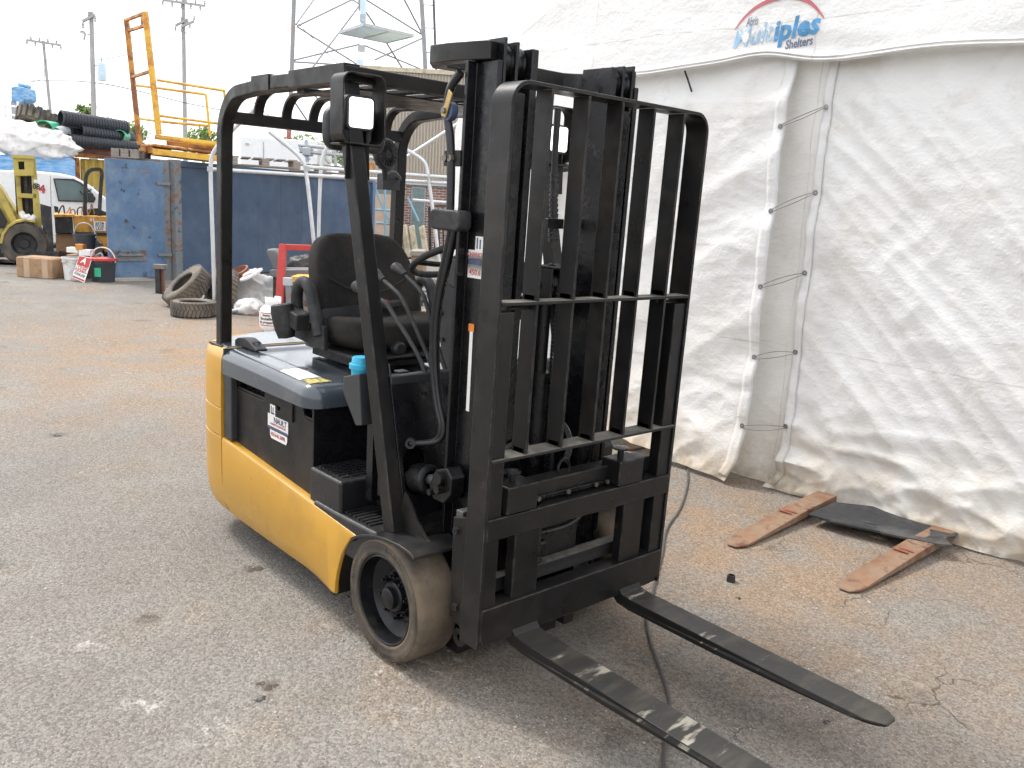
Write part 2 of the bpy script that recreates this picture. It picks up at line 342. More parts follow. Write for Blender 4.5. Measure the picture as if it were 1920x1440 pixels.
# ================================================================ white storage tent
def tarp_mat(name, col, stain_z=.45, lines=True, gr=1.):
    m = mat(name, col, .62, var=.05, vs=2.2, spec=.3)
    t = m.node_tree; N = t.nodes; L = t.links; b = N['Principled BSDF']; V = [n for n in N if n.type == 'TEX_COORD'][0].outputs['Object']
    src = b.inputs['Base Color'].links[0].from_socket
    def nz(sc, det=6, ro=.6, mp=None, dist=0):
        n = N.new('ShaderNodeTexNoise'); n.inputs['Scale'].default_value = sc; n.inputs['Detail'].default_value = det; n.inputs['Roughness'].default_value = ro; n.inputs['Distortion'].default_value = dist
        v = V
        if mp: q = N.new('ShaderNodeMapping'); q.inputs['Scale'].default_value = mp; L.new(V, q.inputs[0]); v = q.outputs[0]
        L.new(v, n.inputs['Vector']); return n.outputs['Fac']
    def mr(x, a, b_, c, d):
        n = N.new('ShaderNodeMapRange'); L.new(x, n.inputs[0])
        for i, q in enumerate((a, b_, c, d)): n.inputs[1+i].default_value = q
        return n.outputs[0]
    def ma(op, a, b_):
        n = N.new('ShaderNodeMath'); n.operation = op
        for i, q in enumerate((a, b_)):
            if isinstance(q, (int, float)): n.inputs[i].default_value = q
            else: L.new(q, n.inputs[i])
        return n.outputs[0]
    def mixc(f, a, c):
        x = N.new('ShaderNodeMix'); x.data_type = 'RGBA'; L.new(f, x.inputs[0]); L.new(a, x.inputs[6]); x.inputs[7].default_value = (*c, 1); return x.outputs[2]
    sx = N.new('ShaderNodeSeparateXYZ'); L.new(V, sx.inputs[0]); X, Y, Z = sx.outputs
    c = src
    c = mixc(ma('MULTIPLY', mr(nz(1.3, 5, .62), .48, .66, 0, 1), .34*gr), c, (.60, .52, .42))
    c = mixc(ma('MULTIPLY', mr(nz(7, 4, .7), .54, .70, 0, 1), .30*gr), c, (.50, .43, .34))
    if stain_z > 0:
        zz = ma('ADD', Z, ma('MULTIPLY', nz(3, 5, .6), -.35))
        c = mixc(ma('MULTIPLY', mr(zz, -.16, stain_z-.1, 1, 0), ma('MULTIPLY', mr(nz(5, 6, .65), .34, .60, .25, 1), .8)), c, (.47, .35, .19))
        c = mixc(ma('MULTIPLY', mr(zz, -.18, -.02, 1, 0), mr(nz(9, 5, .6), .45, .62, 0, .7)), c, (.16, .11, .06))
    if lines:
        for ax, k, w in ((X, .62, .0022), (Z, .55, .0020)):
            f = ma('ABSOLUTE', ma('SUBTRACT', ma('FRACT', ma('MULTIPLY', ma('ADD', ax, ma('MULTIPLY', nz(2.5, 3), .06)), k), 0), .5), 0)
            c = mixc(ma('MULTIPLY', mr(f, 0, w*1.4, 1, 0), mr(nz(6, 4), .38, .55, 0, .55)), c, (.36, .30, .24))
    L.new(c, b.inputs['Base Color'])
    # woven crinkle
    h = ma('ADD', ma('MULTIPLY', ma('ABSOLUTE', ma('SUBTRACT', nz(5, 3, .55, (1, 1, 1.8)), .5), 0), -1.6), ma('ADD', ma('MULTIPLY', nz(16, 4, .65), .8), ma('MULTIPLY', nz(60, 2, .6), .35)))
    bn = N.new('ShaderNodeBump'); bn.inputs['Strength'].default_value = .55; bn.inputs['Distance'].default_value = .012; L.new(h, bn.inputs['Height']); L.new(bn.outputs[0], b.inputs['Normal'])
    tr = N.new('ShaderNodeBsdfTranslucent'); tr.inputs[0].default_value = (.74, .73, .70, 1); mxs = N.new('ShaderNodeMixShader'); mxs.inputs[0].default_value = .22
    out = [n for n in N if n.type == 'OUTPUT_MATERIAL'][0]; L.new(b.outputs[0], mxs.inputs[1]); L.new(tr.outputs[0], mxs.inputs[2]); L.new(mxs.outputs[0], out.inputs[0])
    return m
TW = tarp_mat('white_woven_tarp', (.86, .855, .845), gr=.8); TV = tarp_mat('white_tarp_cover', (.90, .895, .885), -.6, gr=.22); TG = tarp_mat('greyed_inner_tarp', (.84, .82, .78), gr=.6)
tent = thing('storage_tent', 'large dirty white tarpaulin storage tent with laced front curtains', 'tent', (0.5, 2.55, 0))
def nf(x, y, z=0): return noise.noise(Vector((x, y, z)))
def ridge(x, y, z=0): return 1-abs(noise.noise(Vector((x, y, z))))*2
def folds(x, z, seed, ang, along=.35, across=2.6):
    c, s = math.cos(ang), math.sin(ang); u = x*c+z*s; w = -x*s+z*c
    return ridge(u*along+seed, w*across, seed)
XC, ZR = .5, 4.404                                   # ridge
def roofz(x):
    d = abs(x-XC)
    if d <= 3.68: z = ZR-.482*d
    else:
        t = min(1, (d-3.68)/.28); z = ZR-.482*3.68-.42*(1-math.sqrt(max(0, 1-t*t)))-.16*t
    return z
NX = [-3.45+7.9*i/48 for i in range(49)]
# roof cover and long sides
prof = [(-3.46, 0), (-3.46, 1.0), (-3.46, 1.9)]+[(x, roofz(x)) for x in NX]+[(4.46, 1.9), (4.46, 1), (4.46, 0)]
m = MB()
def roofp(a, b):
    k = a*(len(prof)-1); i = min(int(k), len(prof)-2); t = k-i; x = prof[i][0]*(1-t)+prof[i+1][0]*t; z = prof[i][1]*(1-t)+prof[i+1][1]*t
    y = 2.40+b*11; return Vector((x+.02*nf(y*2, z*3), y, z+.03*nf(x*1.5, y*1.2, 3)-(.05*math.sin(b*math.pi*5)**2 if z > 2 else 0)))
m.grid((len(prof)-1)*2, 40, roofp); m.build('roof_cover', TV, tent)
# front gable sheet with the doorway cut out (opening -2.25..2.35, arched)
def open_top(x):
    if x <= -2.27 or x >= 2.6: return 0.
    if x < -1.55: t = (x+2.27)/.72; return 1.72+.75*math.sin(t*math.pi/2)**.8
    if x > 1.9: t = (2.6-x)/.7; return 1.72+.75*math.sin(t*math.pi/2)**.8
    return 2.47+.045*math.exp(-((x+.62)/.25)**2)+.012*math.sin(x*5)
xs = [-3.46+7.92*i/260 for i in range(261)]
def gable(a, b):
    x = -3.46+7.92*a; z0 = open_top(x)
    if b < .06: z0 = z0
    z1 = max(roofz(min(4.45, max(-3.45, x))), z0+.02); z = z0+(z1-z0)*b
    d = .018*nf(x*1.3, z*1.6, 5)+.010*folds(x, z, 2., -.25, .6, 3.)+.004*ridge(x*4, z*5, 9)
    hem = .012 if (0 < z0 and (z-z0) < .035) else 0
    return Vector((x, 2.40-d-hem+.05*(1-b)*math.sin(x*1.1+1), z))
m = MB(); m.grid(300, 46, gable); m.build('gable_sheet', TV, tent, ang=60)
# hem piping on the lower edge of the sheet
m = MB()
for off in (0.012, .030):
    m.tube([gable((x+3.46)/7.92, 0)+Vector((0, -.008, off)) for x in [-2.26+4.8*i/150 for i in range(151)]], .0075, 6)
m.build('hem_rope', TV, tent)
# left curtain, right curtain and the inner sheet showing in the gap
def lcurt(a, b):
    z = 2.62*b; xe = -.455+.02*nf(3, z*1.5)-(.05*max(0, (.12-z)/.12)); x = -2.6+(xe+2.6)*a
    d = .022*folds(x, z, 4., .55, .5, 2.6)+.020*nf(x*1.1, z*.9, 2)+.008*ridge(x*2.2, z*4.6, 6)+.004*ridge(x*6, z*10, 8)
    for zl in (2.13, 1.67, 1.22, .79, .36): d += .014*math.exp(-((z-zl)/.10)**2-((x-xe)/.16)**2)*-1
    bot = max(0, 1-z/.55); d += bot*(.05*ridge(x*1.6, z*2.4, 3)+.03*ridge(x*4, z*5, 4))
    return Vector((x, 2.43-d-.05*bot*bot+.10*max(0, (z-2.25)/.35), z+.03+.02*nf(x*3, 1)*(1 if z < .3 else 0)+(.05 if z < .05 and x < -1 else 0)))
m = MB(); m.grid(150, 190, lcurt); m.build('curtain', TW, tent, ang=60)
def rcurt(a, b):
    z = 2.62*b; xe = -.287+.012*nf(7, z*1.2)-.05*max(0, (.1-z)/.1); x = xe+(2.75-xe)*a**1.15
    d = .026*folds(x, z, 1., -.62, .40, 1.7)+.016*folds(x, z, 6., -.80, .5, 3.6)*(.4+.6*max(0, nf(x, z, 4)+.5))+.009*folds(x, z, 3., -.7, .8, 9.)+.030*nf(x*.8, z*.7, 1)+.006*ridge(x*5, z*5, 2)
    for zl in (2.225, 1.76, 1.305, .84, .39): d -= .012*math.exp(-((z-zl)/.14)**2-((x-xe)/.25)**2)
    bot = max(0, 1-z/.62); d += bot*(.060*ridge(x*.9, z*3.6+x*.5, 5)+.05*ridge(x*2.2, z*6, 7)+.02*ridge(x*6, z*9, 2))
    z2 = z+.015+.02*nf(x*2.4, 5)*(1 if z < .3 else 0)
    return Vector((x, 2.535-d+.075*bot+.05*max(0, (z-2.25)/.35), z2))
m = MB(); m.grid(260, 210, rcurt); m.build('curtain', TW, tent, ang=60)
m = MB(); m.grid(30, 120, lambda a, b: Vector((-.75+.75*a, 2.535-.016*ridge(a*2.2, b*5, 2)-.03*nf(a*2, b*3)-.12*max(0, .12-b), 2.62*b+.02))); m.build('inner_sheet', TG, tent, ang=60)
# folded hems along the two curtain edges
m = MB()
for fn, e0, e1, dy in ((lcurt, .965, .998, -.007), (rcurt, .0005, .030, -.008)):
    m.grid(3, 150, lambda a, b: fn(e0+(e1-e0)*a, .01+.97*b)+Vector((0, dy, 0)))
m.build('curtain_hem', TW, tent, solid=.004)
grom = mat('grommet_metal', (.25, .25, .25), .4, .8); lace = mat('dirty_lace_cord', (.22, .205, .19), .8, var=.3, vs=30)
for zl, zr in ((2.10, 2.222), (1.625, 1.755), (1.185, 1.30), (.76, .835), (.335, .385)):
    a = lcurt(.986, zl/2.62); b = rcurt(.012, zr/2.62)
    for q in (a, b):
        m = MB(); m.lathe([(.006, -.002), (.006, .003), (.015, .003), (.015, -.002)], q+Vector((0, -.012, 0)), (0, -1, 0), 14); m.build('grommet', grom, tent)
    m = MB(); a2 = a+Vector((0, -.02, 0)); b2 = b+Vector((0, -.02, 0)); sag = .004 if zl > 2 else random.uniform(.004, .022); sag2 = random.uniform(.002, .016)
    m.tube([a2.lerp(b2, t)+Vector((0, -.012, sag*math.sin(math.pi*t))) for t in [i/10 for i in range(11)]], .0023, 6)
    m.tube([a2.lerp(b2, t)+Vector((0, -.016, -.010-sag2*math.sin(math.pi*t)+.008*(t-.5)*random.choice((-1, 1))*0)) for t in [i/10 for i in range(11)]], .0023, 6)
    m.build('lace', lace, tent)
# print on the gable sheet
TB = mat('print_blue', (.07, .27, .52), .6, var=.35, vs=14, dirt=(.86, .86, .85), ds=16, dt=.66, dw=.03)
TBl = mat('print_blue_worn', (.32, .52, .70), .6, var=.25, vs=14, dirt=(.86, .86, .85), ds=13, dt=.56, dw=.03)
TS = mat('print_slate', (.16, .18, .27), .6, var=.3, vs=14, dirt=(.86, .86, .85), ds=24, dt=.64, dw=.04); TR = mat('print_red', (.50, .14, .16), .6, var=.2)
yv = 2.40
def on_sheet(p):
    z0 = open_top(p.x); z1 = roofz(p.x); p.y = gable((p.x+3.46)/7.92, (p.z-z0)/(z1-z0)).y-.006
def flatp(px, py): d = ray(px, py); return CX+d*((yv-CX.y)/d.y)
rgt = flatp(1530, 52)-flatp(1380, 84); upv = Vector((0, 0, 1))
lettering('lettering', 'Abris', .070, TS, tent, flatp(1411, 41), rgt, upv, shear=.15, bold=.0012, fitw=.075, fit=on_sheet)
lettering('lettering', 'Mult', .15, TBl, tent, flatp(1409, 68), rgt, upv, shear=.3, bold=.0025, fitw=(flatp(1446, 60)-flatp(1372, 78)).length, fit=on_sheet)
lettering('lettering', 'iples', .155, TB, tent, flatp(1490, 52), rgt, upv, shear=.2, bold=.005, fitw=(flatp(1533, 45)-flatp(1447, 62)).length, fit=on_sheet)
lettering('lettering', 'Shelters', .066, TS, tent, flatp(1495, 80), rgt, upv, shear=.2, bold=.0015, fitw=.165, fit=on_sheet)
m = MB(); pts = [flatp(x, y) for x, y in ((1379, 57), (1395, 33), (1415, 15), (1440, 1), (1470, -8), (1495, -6), (1515, 2), (1528, 14), (1542, 33))]; pts = smooth(pts, 2); n = len(pts); v = []; f = []
for i, p in enumerate(pts):
    t = (pts[min(i+1, n-1)]-pts[max(0, i-1)]).normalized(); w = .002+.011*math.sin(math.pi*i/(n-1)); nn = Vector((-t.z, 0, t.x)); v += [p-nn*w, p+nn*w]
    if i: f.append([2*i-2, 2*i, 2*i+1, 2*i-1])
m.add(v, f)
for p in m.v: on_sheet(p)
m.build('printed_arch', TR, tent, flat=True)
m = MB(); a = flatp(1284, 133); m.tube(smooth([a, flatp(1290, 150), flatp(1297, 172)], 1), .006, 6); m.build('strap', M['rubber'], tent)
# ================================================================ the forklift
FL = thing('forklift', 'yellow and black electric forklift truck parked in front of the white tent', 'forklift')
W2 = .541
def lean(m, k=.0141):
    for p in m.v: p.x += k*p.z
    return m
# ---- yellow side panels
def ptop(x): return .497+(.408-.497)*(x+1.317)/(1.133)
st = [(-1.317, .128), (-1.0, .122), (-.6, .120), (-.5, .1195), (-.44, .119), (-.38, .119), (-.345, .119), (-.317, .125), (-.313, .165), (-.300, .225), (-.276, .290), (-.245, .340), (-.213, .380), (-.184, .398)]
for sy in (-1, 1):
    m = MB(); rows = []
    for x, zb in st:
        zt = ptop(x); ch = max(0, min(1, (-.33-x)/.22)); zl = min(zt-.004, zb+.006+.080*ch); yb = W2-.006-.032*ch
        rows.append([(x, sy*(.495 if x < -.32 else .527), zt), (x, sy*(W2-.014), zt), (x, sy*(W2-.004), zt-.004), (x, sy*W2, zt-.014), (x, sy*W2, max(zl, zb+.003)), (x, sy*yb, zb), (x, sy*(.495 if x < -.32 else .527), zb)])
    n = 7; v = [p for r in rows for p in r]; f = [[i*n+j, (i+1)*n+j, (i+1)*n+(j+1) % n, i*n+(j+1) % n] for i in range(len(rows)-1) for j in range(n)]
    f += [list(range(n)), [(len(rows)-1)*n+j for j in range(n)]]
    m.add(v, f); m.build('side_panel', M['yellow'], FL, ang=32)
# ---- counterweight, three lifts with grooves between
def cw_out(s, k=0):           # plan outline from right to left, s 0..1
    y = -W2+k+(2*W2-2*k)*s; e = abs(y/W2)
    return y
NP = 40
def cw_ring(z, k):
    o = []
    a = []
    for i in range(NP+1):
        t = -math.pi/2+math.pi*i/NP; c, s = math.cos(t), math.sin(t)
        y = (W2-k)*math.copysign(abs(s)**.55, s); x = -1.326-(.40-k)*abs(c)**.62
        o.append((x, y))
    return [(-1.326, -(W2-k)*.98)]*0+o
m = MB(); zz = [(.128, .042), (.145, .030), (.18, .016), (.225, .006), (.30, .001), (.492, 0), (.4965, .007), (.501, .0), (.60, .0), (.624, .0), (.6285, .006), (.633, .0), (.78, .001), (.85, .004), (.880, .012), (.895, .024), (.903, .042), (.905, .10)]
v = []; f = []; n = NP+1
for z, k in zz:
    v += [Vector((x, y, z)) for x, y in cw_ring(z, k)]
for i in range(len(zz)-1):
    for j in range(n-1): f.append([i*n+j, i*n+j+1, (i+1)*n+j+1, (i+1)*n+j])
f.append(list(range(n))); f.append([(len(zz)-1)*n+j for j in range(n)][::-1])
for i in range(len(zz)-1): f.append([i*n, (i+1)*n, (i+1)*n+n-1, i*n+n-1])
m.add(v, f); m.build('counterweight', M['yellow'], FL, ang=50)
# ---- chassis core (hidden mass) and rear wheel
m = MB(); m.bx(-1.31, -.56, -.455, .455, .15, .775); m.bx(-.56, -.04, -.36, .36, .15, .50); m.bx(-.10, .10, -.35, .35, .14, .42); m.build('chassis', M['black'], FL)
def wheel(y, sgn, x=0, r=.2255, parent=FL, w=.17):
    T = MB().lathe([(.163, -w*.47), (.20, -w/2), (r-.012, -w*.49), (r-.003, -w*.44), (r, -w*.36), (r, w*.34), (r-.004, w*.42), (r-.014, w*.475), (r-.022, w*.49), (.163, w*.47)], (x, y, r), (0, sgn, 0), 72).build('tyre', M['tyre'], parent, ang=50)
    s = MB().lathe([(.164, w*.46), (.164, w*.478), (.168, w*.492), (.174, w*.494), (.177, w*.486), (.190, w*.492), (.203, w*.496), (.205, w*.488), (.209, w*.492), (r-.021, w*.487), (r-.022, w*.46)], (x, y, r), (0, sgn, 0), 72).build('sidewall', M['sidewall'], T, ang=50)
    for a0 in (60, 150, 250):
        q = MB()
        for k in range(7):
            a = R_(a0+k*4.2); c = Vector((x+math.cos(a)*.197, y+sgn*w*.497, r+math.sin(a)*.197)); q.box(c, (.007, .003, .010), Matrix.Rotation(-a+math.pi/2, 3, 'Y'))
        q.build('moulded_letters', M['sidewall'], s)
    R = MB().lathe([(.162, -w*.4), (.162, w*.455), (.158, w*.47), (.153, w*.455), (.150, w*.30), (.146, w*.16), (.128, w*.07), (.098, w*.03), (.094, w*.06), (.0, w*.06)], (x, y, r), (0, sgn, 0), 56, closed=False).build('rim', M['rim'], parent, ang=30)
    MB().lathe([(.058, w*.05), (.056, w*.22), (.052, w*.25), (.040, w*.26), (.038, w*.36), (.032, w*.38), (0, w*.385)], (x, y, r), (0, sgn, 0), 32, closed=False).build('hub', M['rim'], R, ang=30)
    for k in range(8):
        a = 2*math.pi*k/8+.2; c = Vector((x+math.cos(a)*.076, y+sgn*w*.06, r+math.sin(a)*.076))
        MB().cyl(c, c+Vector((0, sgn*.022, 0)), .011, n=6).cyl(c+Vector((0, sgn*.022, 0)), c+Vector((0, sgn*.034, 0)), .0055, n=8).build('lug_nut', M['rim'], R)
wheel(-.456, -1); wheel(.456, 1)
m = MB().lathe([(.10, -.09), (.19, -.09), (.20, -.07), (.20, .07), (.19, .09), (.10, .09)], (-1.25, 0, .2), (0, 1, 0), 40); m.build('steer_tyre', M['tyre'], FL)
# ---- hood
def hoodz(x, y):
    z = .902-.022*max(0, (x+1.3)/.75)**2
    e = min(.538-abs(y), -.530-x+.0); r = .055
    if e < r: q = max(0, r-e); z -= (r-math.sqrt(max(0, r*r-q*q)))*1.0
    k = max(0, min(1, (.425-abs(y))/.05)); k2 = max(0, min(1, (-.60-x)/.05))*max(0, min(1, (x+1.27)/.05)); k = k*k*(3-2*k); k2 = k2*k2*(3-2*k2)
    return z-.014*k*k2
gx = [-1.315+.785*i/90 for i in range(91)]; gx = sorted(set([round(x, 4) for x in gx]+[-.5305, -.532, -.535, -.54]))
gy = sorted(set([round(-.537+1.074*j/110, 4) for j in range(111)]+[-.5375, -.5365, -.535, .535, .5375]))
def rc(x, y):               # round the front corners in plan
    r = .075; cx, cy = -.530-r, .538-r
    if x > cx and abs(y) > cy:
        dx, dy = x-cx, abs(y)-cy; m_ = max(dx, dy); L_ = math.hypot(dx, dy)
        if L_ > 1e-6: k = m_/L_; return cx+dx*k, math.copysign(cy+dy*k, y)
    return x, y
m = MB(); v = []; f = []; ny = len(gy)
for x in gx:
    for y in gy: X, Y = rc(x, y); v.append(Vector((X, Y, hoodz(x, y))))
for i in range(len(gx)-1):
    for j in range(ny-1): f.append([i*ny+j, (i+1)*ny+j, (i+1)*ny+j+1, i*ny+j+1])
bd = [i*ny for i in range(len(gx))]+[(len(gx)-1)*ny+j for j in range(1, ny)]+[i*ny+ny-1 for i in range(len(gx)-2, -1, -1)]
b0 = len(v)
for i in bd: p = v[i]; v.append(Vector((p.x, p.y, .792)))
for i in range(len(bd)-1): f.append([bd[i], bd[i+1], b0+i+1, b0+i])
m.add(v, f); m.bx(-1.31, -.56, -.50, .50, .785, .80); hood = m.build('hood', M['hood'], FL, ang=45)
MB().lathe([(0, .0), (.027, .0), (.029, -.004)], (-.84, -.405, hoodz(-.84, -.405)+.004), (0, 0, 1), 24, closed=False).build('drain_hole', M['ink'], hood)
MB().bx(-1.32, -1.308, -.53, .53, .80, .904).build('hood_seam', M['ink'], FL)
lb = MB(); hz = lambda x, y: hoodz(x, y)+.0015
def decal(x0, x1, y0, y1, ma, par, n=6):
    return MB().grid(n, n, lambda a, b: Vector((x0+(x1-x0)*a, y0+(y1-y0)*b, hz(x0+(x1-x0)*a, y0+(y1-y0)*b)))).build('decal', ma, par)
decal(-.83, -.665, -.505, -.405, M['label'], hood); d2 = decal(-.655, -.59, -.500, -.405, M['labelY'], hood)
MB().bx(-.64, -.605, -.49, -.415, .8985, .8993).build('decal_print', M['ink'], d2) if False else None
# rear cover plate and the latch on the hood
m = MB().prism([(-1.335, -.505), (-1.335, .505), (-1.42, .495), (-1.57, .40), (-1.66, .22), (-1.685, 0), (-1.66, -.22), (-1.57, -.40), (-1.42, -.495)], 'z', .885, .9085); m.build('rear_cover', M['hood'], FL, bevel=.006, seg=3)
m = MB().prism([(-1.40, .905), (-1.18, .905), (-1.18, .915), (-1.25, .938), (-1.30, .948), (-1.37, .94), (-1.40, .925)], 'y', -.44, -.385); h = m.build('hood_latch', M['mirror'], FL, bevel=.008, seg=3)
MB().lathe([(.010, 0), (.016, 0), (.016, .004), (.010, .004)], (-1.235, -.412, .934), (-.3, 0, 1), 16).build('latch_button', M['ink'], h)
# ---- battery side covers and front wall
for sy in (-1, 1):
    y0, y1 = sy*.492, sy*.505
    pl = [(-1.235, .46), (-.562, .40), (-.562, .735), (-.625, .735), (-.632, .742), (-.640, .775), (-.65, .782), (-.955, .782), (-.965, .775), (-.972, .742), (-.98, .735), (-1.235, .735)]
    key = [(-.845+.016*math.cos(a), .735+.016*math.sin(a)) for a in [2*math.pi*i/12 for i in range(12)]]
    c = MB().prism(pl, 'y', min(y0, y1), max(y0, y1), [key]).build('battery_cover', M['black'], FL, bevel=.003)
    MB().bx(-1.235, -.562, sy*.47-.004, sy*.47+.004, .50, .785).build('battery_wall', M['blacks'], FL)
    MB().prism([(-1.312, .5), (-1.235, .495), (-1.235, .79), (-1.312, .79)], 'y', min(sy*.50, sy*.533), max(sy*.50, sy*.533)).build('rear_post', M['finGrey'], FL, bevel=.006)
    MB().bx(-1.23, -.565, sy*.498-.004, sy*.498+.004, .738, .748).build('slot_lip', M['black'], c)
    MB().bx(-.735, -.712, sy*.5085-.004, sy*.5085+.004, .70, .778).build('latch_strap', M['black'], c, bevel=.002)
    if sy < 0:
        xs_, zs_ = -.84, .665; L0 = Vector((1, 0, 0)); U0 = Vector((0, 0, 1))
        s = MB().prism([(xs_-.075, zs_-.06), (xs_-.065, zs_-.075), (xs_+.065, zs_-.075), (xs_+.075, zs_-.06), (xs_+.075, zs_-.03), (xs_+.082, zs_-.03), (xs_+.082, zs_+.025), (xs_-.03, zs_+.025), (xs_-.03, zs_+.07), (xs_-.075, zs_+.07), (xs_-.075, zs_+.028), (xs_-.095, zs_+.028), (xs_-.095, zs_-.03), (xs_-.075, zs_-.03)], 'y', -.5062, -.5054).build('dealer_sticker', M['label'], c)
        yy = -.5072
        for txt, sz, dz, mt, bo in (('NAULT', .034, .008, M['inkB'], .001), ('CHARIOTS ELEVATEURS', .013, -.012, M['inkR'], .0004), ('450.646.3098', .023, -.055, M['inkR'], .0005)):
            lettering('lettering', txt, sz, mt, s, (xs_-.005+(.02 if dz > 0 else 0), yy, zs_+dz), L0, U0, bold=bo)
        MB().bx(xs_-.092, xs_+.078, yy, yy+.0006, zs_-.038, zs_-.024).build('printed_bar', M['inkB'], s)
        MB().bx(xs_-.066, xs_-.060, yy, yy+.0006, zs_+.03, zs_+.064).bx(xs_-.050, xs_-.044, yy, yy+.0006, zs_+.03, zs_+.06).bx(xs_-.066, xs_-.036, yy, yy+.0006, zs_+.030, zs_+.036).build('printed_logo', M['inkB'], s)
m = MB().bx(-.562, -.548, -.507, .507, .45, .79); fw = m.build('front_wall', M['blacks'], FL, bevel=.002)
for y in (-.44, -.2, .2, .44): MB().cyl((-.548, y, .49), (-.542, y, .49), .009, n=6).build('bolt', M['zinc'], fw)
# ---- footwell: moulded steps, floor, pedals
for sy in (-1, 1):
    def yb(a, b): return (min(sy*a, sy*b), max(sy*a, sy*b))
    s = MB().prism([(-.545, .30), (-.33, .30), (-.315, .32), (-.315, .565), (-.545, .565)], 'y', *yb(.30, .525)).build('upper_step', M['plastic'], FL, bevel=.022, seg=4)
    s2 = MB().bx(-.33, -.065, *yb(.18, .365), .40, .56).build('step_riser', M['plastic'], FL, bevel=.016, seg=3)
    s3 = MB().prism([(-.50, .30), (-.20, .30), (-.10, .36), (-.06, .40), (-.06, .455), (-.10, .452), (-.33, .445), (-.50, .445)], 'y', *yb(.33, .535)).build('lower_step', M['plastic'], FL, bevel=.014, seg=3)
    for q, x0, x1, ya, yb2, z in ((s, -.525, -.335, .33, .50, .565), (s2, -.31, -.085, .21, .345, .56), (s3, -.30, -.10, .385, .51, .4515)):
        k = MB(); nx = int((x1-x0)/.026)
        for i in range(nx):
            for j in range(4):
                yc = ya+(yb2-ya)*(j+.5)/4; k.bx(x0+i*.026, x0+i*.026+.015, *yb(yc-.017, yc+.017), z-.002, z+.005)
        k.build('tread_ribs', M['plastic'], q)
m = MB().bx(-.545, -.07, -.32, .32, .50, .552); m.build('floor_plate', M['plastic'], FL, bevel=.004)
pd = MB().prism([(-.10, .56), (-.085, .56), (-.14, .66), (-.155, .655)], 'y', -.30, -.20).build('pedal', M['greyMetal'], FL, bevel=.004)
m = MB().tube([(-.20+.012*math.sin(t*2*math.pi*7), -.30+.012*math.cos(t*2*math.pi*7), .56+.10*t) for t in [i/98 for i in range(99)]], .0035, 6); m.build('pedal_spring', M['greyMetal'], pd)
MB().bx(-.225, -.15, -.29, -.22, .555, .66).build('pedal_box', M['greyMetal'], FL, bevel=.006)
MB().bx(-.205, -.185, -.29, -.245, .66, .80).build('red_hose_sleeve', M['red'], FL, bevel=.005)
# ---- fenders
for sy in (-1, 1):
    pts = [(-.205, .385), (-.18, .405), (-.14, .425), (-.09, .442), (-.03, .456), (.03, .464), (.10, .468), (.16, .463), (.185, .452)]
    pl = pts+[(x, z-.012) for x, z in pts[::-1]]
    f_ = MB().prism(pl, 'y', min(sy*.545, sy*.34), max(sy*.545, sy*.34)).build('fender', M['fender'], FL, bevel=.003)
    MB().prism([(-.04, .462), (.135, .468), (.12, .474), (.06, .52), (.02, .57), (-.02, .60)], 'y', min(sy*.438, sy*.446), max(sy*.438, sy*.446)).build('gusset', M['black'], f_)
    MB().prism([(-.36, .11), (-.335, .11), (-.31, .22), (-.27, .31), (-.20, .385), (-.22, .40), (-.30, .33), (-.345, .22)], 'y', min(sy*.535, sy*.40), max(sy*.535, sy*.40)).build('wheel_arch', M['fender'], FL, bevel=.002)
# ---- bulkhead between the A pillars, with the slots for the tilt cylinders
def bulk(z): return -.152+(.99-z)*.245
def slot(y): return [(y+.05*math.cos(t), .655+(.035 if math.sin(t) > 0 else -.035)+.05*math.sin(t)) for t in [2*math.pi*i/24 for i in range(24)]]
m = MB(); m.prism([(-.44, .468), (.44, .468), (.44, .99), (-.44, .99)], 'x', 0, .014, [slot(-.375), slot(.375)])
for p in m.v: p.x += bulk(p.z)
bk = m.build('bulkhead', M['blacks'], FL, bevel=.002)
m = MB().bx(-.10, .09, -.43, .43, .42, .50); m.build('axle_housing', M['greasy'], FL)
for sy in (-1, 1): MB().bx(-.19, -.125, sy*.375-.07, sy*.375+.07, .54, .77).build('slot_shade_box', M['blacks'], bk)  # added black box stands in for the shade inside each slot
for y, z in ((-.30, .92), (.30, .92), (-.43, .95)): MB().cyl((bulk(z)+.014, y, z), (bulk(z)+.020, y, z), .009, n=6).build('bolt', M['black'], bk)
# cowl shelf on top of the bulkhead
m = MB().prism([(-.235, .975), (-.145, .995), (-.130, .990), (-.130, .96), (-.235, .955)], 'y', -.44, .44); cw = m.build('cowl', M['finGrey'], FL, bevel=.004)
for y in (-.36, -.06, .2): MB().bx(-.205, -.165, y-.02, y+.02, .988, .998).build('cowl_clip', M['finGrey'], cw, bevel=.003)
MB().bx(-.275, -.235, -.44, .44, .50, .965).build('cowl_skirt', M['blacks'], FL)
